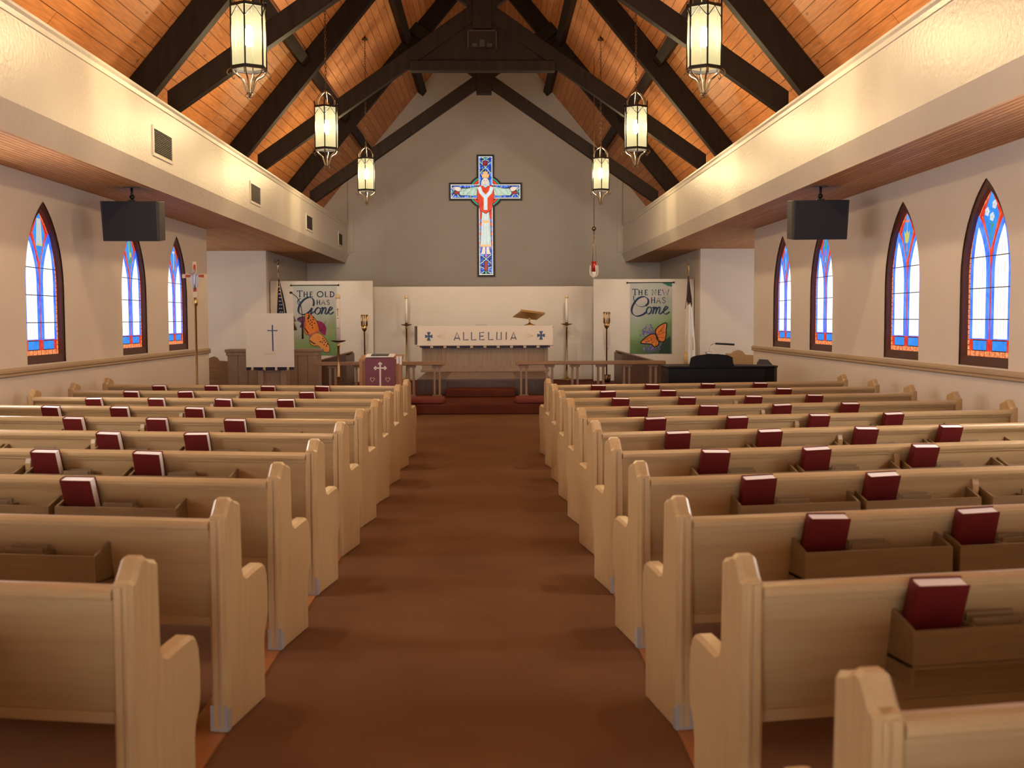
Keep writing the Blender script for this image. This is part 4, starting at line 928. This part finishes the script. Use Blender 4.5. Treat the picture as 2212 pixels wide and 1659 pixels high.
# stalls either side
def stall(x, sg, lab):
    t = empty('clergy_stall', (x, 21.0, FZ)); tag(t, lab, 'stall', 'wooden clergy stalls')
    b = MB(); pr = [(sg*0, 0), (sg*0, .66), (sg*.06, .68), (sg*.78, .47), (sg*.86, .45), (sg*.86, 0)]
    b.prism(pr, 'y', -.03, .03, bev=.005)
    for i in range(6): xx = sg*(.07+i*.13); b.box(xx-.003, xx+.003, -.034, -.028, .02, .45, M['wood_dark'])
    b.build('side_panel', M['wood_mid'], t)
    b = MB(); b.prism(pr, 'y', 1.2, 1.26, bev=.005); b.build('side_panel', M['wood_mid'], t)
    b = MB(); b.prism([(sg*.03, .70), (sg*.82, .48), (sg*.82, .455), (sg*.03, .675)], 'y', -.06, 1.28); b.build('desk_top', M['wood_mid'], t)
    b = MB(); b.box(min(0, sg*.04), max(0, sg*.04), .03, 1.2, .02, .64); b.box(min(sg*.5, sg*.85), max(sg*.5, sg*.85), .03, 1.2, .25, .29); b.build('bench', M['wood_dark'], t)
stall(-2.78, -1, 'wooden clergy stall with a sloping top behind the left communion rail'); stall(2.53, 1, 'wooden clergy stall with a sloping top behind the right communion rail')
def bench_end(x, y, m, lab, w=.36, h=.62, z=FZ):
    t = empty('side_bench', (x, y, z)); tag(t, lab, 'bench', None); s_ = w/.36
    pr = [(-.20*s_, 0), (-.20*s_, h-.05), (-.15*s_, h-.01), (-.08*s_, h+.01), (-.02*s_, h-.015), (.02*s_, h-.07), (.17*s_, h-.08), (.20*s_, h-.12), (.20*s_, 0)]
    b = MB(); b.prism(pr, 'y', -.03, .03, bev=.008); b.build('end_panel', m, t)
    b = MB(); b.box(-.18*s_, -.15*s_, .03, .5, .1, h-.06); b.build('back', m, t); b = MB(); b.box(-.16*s_, .17*s_, .03, .5, .26, .30); b.build('seat', m, t)
bench_end(-5.03, 20.2, M['wood_mid'], 'brown wooden bench end at the far left beside the choir desk', .36, .66)
bench_end(4.23, 18.1, M['oak_v'], 'pale wooden bench end beyond the black piano on the right', .40, .80)

# lectern with purple cloth
t = empty('lectern', (-1.665, 16.45, 0)); tag(t, 'small orange-brown wooden lectern hung with a purple cloth and white cross', 'lectern')
b = MB(); b.box(-.30, .30, 0, .40, .0, .88, bev=.008); b.box(-.315, .315, -.02, .42, 0, .06, bev=.008); b.build('body', M['wood_orange'], t)
b = MB(); b.prism([(-.02, .905), (.42, .955), (.42, .925), (-.02, .875)], 'x', -.32, .32); b.build('top', M['wood_orange'], t)
for q in (-.318, .27):
    b = MB(); b.box(q, q+.048, -.025, -.015, .06, .90); b.build('front_post', M['wood_orange'], t)
t2 = empty('lectern_cloth', (-1.665, 16.41, .915)); tag(t2, 'purple lectern cloth with a white budded cross and two hearts', 'cloth')
b = MB(); b.box(-.225, .225, -.010, .0, -.72, .0, bev=.003); cl = b.build('cloth', M['purple'], t2)
def mpl(X, Y, lay): return ((X-1560)/232*.445, -.0105-.0012*lay, -(Y-1008)*.00187)
F = Flat(mpl)
F.stroke([(1560, 1055), (1560, 1330)], 13, 2, M['white_cloth']); F.stroke([(1528, 1086), (1592, 1086)], 11, 3, M['white_cloth'])
for cx, cy, dx, dy in ((1560, 1052, 0, -1), (1524, 1086, -1, 0), (1597, 1086, 1, 0)):
    F.ell(cx+dx*8, cy+dy*8, 7, 7, 4, M['white_cloth'], 12); F.ell(cx+dy*9, cy+dx*9, 7, 7, 5, M['white_cloth'], 12); F.ell(cx-dy*9, cy-dx*9, 7, 7, 6, M['white_cloth'], 12)
F.build('white_cross', None, cl)
F = Flat(mpl)
for cx in (1498, 1619):
    F.pg([(cx, 1200), (cx-18, 1178), (cx-17, 1165), (cx-8, 1162), (cx, 1170), (cx+8, 1162), (cx+17, 1165), (cx+18, 1178)], 2, M['gold_pale']); F.pg([(cx, 1195), (cx-13, 1177), (cx-12, 1168), (cx-7, 1166), (cx, 1174), (cx+7, 1166), (cx+12, 1168), (cx+13, 1177)], 3, M['wood_dark'])
F.build('hearts', None, cl)
t = empty('open_folder', (-1.66, 16.55, .945)); tag(t, 'white open folder of papers lying on the purple-draped lectern', 'folder')
b = MB(); b.box(-.23, .20, -.14, .16, 0, .012, M['paper'], Matrix.Rotation(.11, 4, 'X')); b.box(-.15, .11, -.10, .1, .012, .020, M['black'], Matrix.Rotation(.11, 4, 'X')); b.build('papers', None, t)
t = tag(empty('card_holder', (-1.375, 16.47, .935)), 'small white cards in a clip on the right corner of the purple-draped lectern', 'card')
b = MB(); b.box(-.045, -.01, -.062, -.055, -.10, .01); b.box(.0, .035, -.062, -.055, -.115, .01); b.build('card', M['paper'], t)

# ------------------------------------------------------------------ processional cross
t = empty('processional_cross', (-3.90, 14.5, 0)); tag(t, 'tall brass pole topped by a red and gold crucifix, by the left wall', 'processional cross')
b = MB(); b.lathe([(.12, 0), (.12, .02), (.03, .05), (.015, .10), (.015, 1.68), (.03, 1.70), (.034, 1.73), (.034, 1.76), (.02, 1.79), (.012, 1.80)], seg=14); b.build('pole', M['brass'], t)
b = MB()
def plate(x0, x1, z0, z1, w0, w1, m, d=.012):
    if x0 == x1: b.prism([(x0-w0, z0), (x0+w0, z0), (x0+w1, z1), (x0-w1, z1)], 'y', -d, d, m)
    else: b.prism([(x0, z0-w0), (x0, z0+w0), (x1, z0+w1), (x1, z0-w1)], 'y', -d, d, m)
plate(0, 0, 1.80, 2.27, .030, .024, M['gold_pale'], .008); plate(-.165, .165, 2.08, 2.08, .026, .026, M['gold_pale'], .007)
plate(0, 0, 1.875, 1.945, .022, .022, M['amber_red'], .011); plate(0, 0, 2.14, 2.23, .016, .014, M['amber_red'], .011)
plate(.045, .12, 2.08, 2.08, .014, .02, M['amber_red'], .011); plate(-.12, -.045, 2.08, 2.08, .02, .014, M['amber_red'], .011)
b.build('cross', None, t)
b = MB(); b.prism([(-.035, 1.93), (.035, 1.93), (.062, 2.05), (.04, 2.11), (-.04, 2.11), (-.062, 2.05)], 'y', -.018, -.011, M['silver'])
b.tube([(0, -.028, 1.90), (0, -.030, 1.98), (.0, -.032, 2.05), (0, -.03, 2.10), (0, -.03, 2.125)], [.010, .018, .020, .024, .010], M['silver'], seg=10)
b.tube([(-.07, -.026, 2.12), (-.03, -.03, 2.10), (0, -.032, 2.095), (.03, -.03, 2.10), (.07, -.026, 2.12)], [.006, .009, .012, .009, .006], M['silver'], seg=8)
b.ball((0, -.034, 2.145), .019, M['silver'], (.85, .9, 1.15)); b.build('figure', None, t)

# ------------------------------------------------------------------ flags
def cloth_drop(name, t, prof, m, folds=5, amp=.35, seed=0, n=40):
    b = MB(); R_ = random.Random(seed); ph = R_.uniform(0, 6); rings = []
    for (cx, z, rx, ry) in prof:
        rings.append([b.bm.verts.new((cx+rx*math.cos(a)*(1+amp*math.sin(folds*a+ph)), ry*math.sin(a)*(1+amp*math.sin(folds*a+ph)), z)) for a in [2*PI*i/n for i in range(n)]])
    for A, B_ in zip(rings, rings[1:]):
        for i in range(n): b.bm.faces.new([A[i], A[(i+1) % n], B_[(i+1) % n], B_[i]]).smooth = True
    b.bm.faces.new(rings[0]); b.bm.faces.new(rings[-1][::-1]); return b.build(name, m, t)
t = empty('united_states_flag', (-4.25, 22.0, FZ)); t.name = 'national_flag'; tag(t, 'furled national flag with white stars on navy, on a pole topped by an eagle', 'flag')
b = MB(); b.lathe([(.14, 0), (.14, .04), (.03, .06), (.015, .08), (.013, 2.38), (.02, 2.40), (.008, 2.42)], seg=14); b.build('pole', M['wood_mid'], t)
b = MB(); b.lathe([(.016, 2.28), (.016, 2.40), (.022, 2.42), (.01, 2.45)], seg=10); b.build('ferrule', M['brass'], t)
b = MB(); b.ball((0, 0, 2.49), .03, sc=(.8, .8, 1.5)); b.ball((.012, -.01, 2.545), .016)
for s_ in (-1, 1): b.prism([(s_*.01, 2.47), (s_*.05, 2.53), (s_*.095, 2.545), (s_*.085, 2.50), (s_*.075, 2.475), (s_*.05, 2.47)], 'y', -.008, .008)
b.build('eagle_finial', M['bronze'], t)
can = cloth_drop('canton', t, [(.0, 2.16, .012, .014), (.015, 2.02, .028, .03), (.03, 1.85, .052, .045), (.045, 1.65, .075, .055), (.055, 1.45, .092, .06), (.06, 1.30, .10, .06)], M['navy'], 5, .18, 2)
cloth_drop('striped_field', t, [(.055, 1.38, .08, .05), (.06, 1.1, .10, .06), (.065, .8, .11, .065), (.06, .45, .10, .06)], M['flagred'], 7, .2, 3)
for i in range(9):
    for j in range(4):
        z = 2.0-i*.072; wdt = .02+.085*(2.1-z)/.65; x = .012+(2.1-z)*.06+(j-1.5)*wdt*.42+(.012 if i % 2 else 0)
        if abs((j-1.5)*wdt*.42) < wdt*.62 and (i > 2 or j in (1, 2)):
            F = Flat(lambda x, z, lay: (x, -.052-.02*(2.1-z)*1-.001*lay, z)); F.pg([(x+(.015 if k % 2 == 0 else .006)*math.sin(k*PI/5), z+(.015 if k % 2 == 0 else .006)*math.cos(k*PI/5)) for k in range(10)], 3, M['white_cloth']); F.build('star', None, t)
b = MB(); b.tube(smooth([(-.01, -.05, 2.12), (-.02, -.06, 1.8), (-.035, -.07, 1.5), (-.04, -.07, 1.3)], 4), .009, seg=6); b.tube(smooth([(.02, -.05, 2.1), (.06, -.06, 1.85), (.11, -.07, 1.6), (.14, -.07, 1.35)], 4), .006, seg=6); b.build('gold_cord', M['gold_thread'], t)
t = empty('church_flag', (4.0, 22.0, FZ)); tag(t, 'furled white church flag with a dark canton and gold fringe beside the right banner', 'flag')
b = MB(); b.lathe([(.14, 0), (.14, .04), (.03, .06), (.014, .08), (.012, 2.30), (.018, 2.31), (.016, 2.40), (.006, 2.46)], seg=14); b.build('pole', M['brass_dk'], t)
b = MB(); b.box(-.003, .003, -.003, .003, 2.44, 2.56); b.box(-.02, .02, -.003, .003, 2.515, 2.522); b.build('finial', M['brass'], t)
cloth_drop('canton', t, [(.0, 2.20, .010, .012), (.005, 2.05, .024, .025), (.01, 1.90, .038, .035), (.02, 1.75, .052, .04), (.03, 1.62, .050, .035), (.045, 1.54, .015, .012)], mat('flag_brown_navy', (.035, .018, .02), .85), 4, .2, 6)
cloth_drop('field', t, [(.02, 1.68, .030, .03), (.03, 1.45, .055, .04), (.035, 1.15, .075, .045), (.04, .85, .09, .05), (.04, .45, .10, .055), (.04, .35, .10, .055)], M['white_cloth'], 6, .16, 8)
b = MB(); b.tube(smooth([(-.02, -.05, 1.66), (-.03, -.055, 1.3), (-.05, -.06, .95), (-.07, -.06, .62)], 5), [.004]*10+[.010]*6, seg=6)
for i in range(9): b.tube([(-.092+i*.009, -.068+.004*(i % 2), .68-.03*(i % 3)), (-.088+i*.010, -.066, .56), (-.08+i*.008, -.068, .40+.02*(i % 2))], .008, seg=5)
b.tube([(.09, -.06, .95), (.10, -.06, .80), (.095, -.06, .7)], .008, seg=5)
b.build('gold_fringe', M['gold_thread'], t)
b = MB(); b.tube(smooth([(-.005, -.03, 2.15), (-.03, -.05, 1.85), (-.07, -.06, 1.53)], 4), .007, seg=6); b.build('cord', M['wood_dark'], t)

# ------------------------------------------------------------------ piano, lamp, chair
t = empty('grand_piano', (3.05, 14.2, 0)); tag(t, 'low black grand piano in front of the right-hand wall', 'piano')
OUT = [(-.72, 0), (.55, 0), (.68, .03), (.74, .12)]+smooth([(.74, .25), (.68, .42), (.52, .52), (.38, .58), (.10, .66), (-.30, .74), (-.60, .72), (-.72, .62)], 3)
b = MB(); b.prism(OUT, 'z', .60, .84); cs = b.build('case', M['piano'], t)
b = MB(); b.prism([(x*1.01, y-.01) for x, y in OUT], 'z', .842, .872, bev=.008); b.build('lid', M['piano'], cs)
b = MB(); b.prism([(-.44, .858), (.16, .858), (.14, .93), (.135, .985), (.06, 1.015), (-.06, 1.028), (-.20, 1.028), (-.34, 1.01), (-.40, .99), (-.415, .975)], 'y', .05, .10, bev=.01); b.build('music_desk', M['piano'], t)
for x, y in ((-.6, .2), (.58, .2), (-.3, .6)):
    b = MB(); b.lathe([(.03, 0), (.05, .03), (.035, .08), (.06, .55), (.075, .60)], c=(x, y, 0), seg=12); b.build('leg', M['piano'], t)
b = MB(); b.box(-.12, .06, .5, .56, .08, .14); b.box(-.10, -.08, .5, .54, .1, .6); b.box(.02, .04, .5, .54, .1, .6); b.build('pedal_lyre', M['piano'], t)
t = empty('piano_lamp', (2.87, 14.28, 1.03)); tag(t, 'black gooseneck piano lamp with a long bar shade on the music desk', 'lamp')
b = MB(); b.box(-.035, .035, -.05, .05, 0, .03, bev=.006); b.tube(smooth([(0, 0, .03), (.005, 0, .08), (.03, 0, .12), (.08, 0, .14), (.12, 0, .138)], 5), .007, seg=7); b.build('arm', M['steel'], t)
b = MB(); b.tube([(.09, 0, .136), (.34, 0, .122)], .013, seg=8); b.build('shade', M['black'], t)
t = empty('stacking_chair', (3.93, 15.45, 0)); tag(t, 'dark grey upholstered chair back against the right wall behind the piano', 'chair')
b = MB(); b.prism([(-.13, .60), (.10, .56), (.10, .83), (.03, .905), (-.09, .915), (-.125, .86)], 'y', 0, .05, bev=.015); b.build('backrest', M['grey_fabric'], t)
b = MB(); b.box(-.2, .2, -.42, .02, .43, .48, bev=.02); b.build('seat', M['grey_fabric'], t)
for x in (-.18, .18):
    for y in (-.38, .0):
        b = MB(); b.tube([(x, y, 0), (x*.95, y, .44)], .012, seg=7); b.build('leg', M['iron'], t)
b = MB(); b.tube([(-.12, .025, .44), (-.12, .03, .62)], .012, seg=7); b.tube([(.1, .025, .44), (.1, .03, .60)], .012, seg=7); b.build('back_frame', M['iron'], t)

# ------------------------------------------------------------------ loudspeakers
def speaker(x, y, sg, lab):
    t = empty('loudspeaker', (x, y, 2.36)); tag(t, lab, 'loudspeaker', 'black loudspeakers under the side soffits')
    w = .30; 
    b = MB(); b.prism([(-w, 0), (w, 0), (w+.012, .05), (w+.012, .32), (.20, .42), (-.20, .42), (-w-.012, .32), (-w-.012, .05)], 'z', 0, .43, bev=.008)
    for v in b.bm.verts:
        if v.co.z < .215: v.co.x *= .965
    cb = b.build('cabinet', M['black'], t)
    b = MB(); b.box(-w+.01, w-.01, -.008, .002, .01, .42, bev=.004); g = b.build('grille', M['black_cloth'], cb); g.scale = (.975, 1, 1)
    b = MB(); b.tube([(.01, .12, .42), (.01, .12, .59)], .014, seg=8); b.box(-.07, .09, .08, .16, .575, .59); b.ball((.01, .12, .475), .028); b.box(-.03, .05, .09, .15, .43, .445); b.build('ceiling_bracket', M['iron'], t)
    t.rotation_euler = (math.radians(6), 0, -sg*math.radians(8) if False else sg*math.radians(-4))
speaker(-3.915, 12.0, -1, 'black loudspeaker hanging above the left wall windows'); speaker(3.64, 12.0, 1, 'black loudspeaker hanging above the right wall windows')

# ------------------------------------------------------------------ hanging sanctuary lamp
t = empty('sanctuary_lamp', (2.09, 22.0, 2.33)); tag(t, 'ruby glass sanctuary lamp hanging on chains right of the altar', 'sanctuary lamp')
b = MB(); b.lathe([(.045, .10), (.052, .32), (.048, .32), (.04, .11)], seg=16); b.build('glass', M['red_glass'], t)
b = MB()
for k in range(4):
    a = k*PI/2+.4; c, s_ = math.cos(a), math.sin(a); b.tube([(r*c, r*s_, q) for r, q in smooth([(.012, .0), (.05, .03), (.082, .07), (.088, .15), (.078, .24)], 4)], .011, seg=6)
b.lathe([(.003, -.02), (.02, 0), (.03, .03), (.05, .10), (.05, .11), (.01, .11)], seg=14); b.build('holder', M['clear_glass'], t)
b = MB()
for k in range(3): a = k*2*PI/3; b.tube([(.05*math.cos(a), .05*math.sin(a), .31), (.035*math.cos(a), .035*math.sin(a), .6), (.004, 0, .83)], .004, seg=5)
b.lathe([(.004, .82), (.02, .84), (.004, .87)], seg=10); b.build('chains', M['brass_dk'], t)
b = MB(); b.ball((0, 0, .975), .045); b.build('counterweight', M['bronze'], t)
b = MB(); b.tube([(0, 0, .84), (0, 0, 4.36)], .007, seg=6); b.build('cord', M['brass_dk'], t)
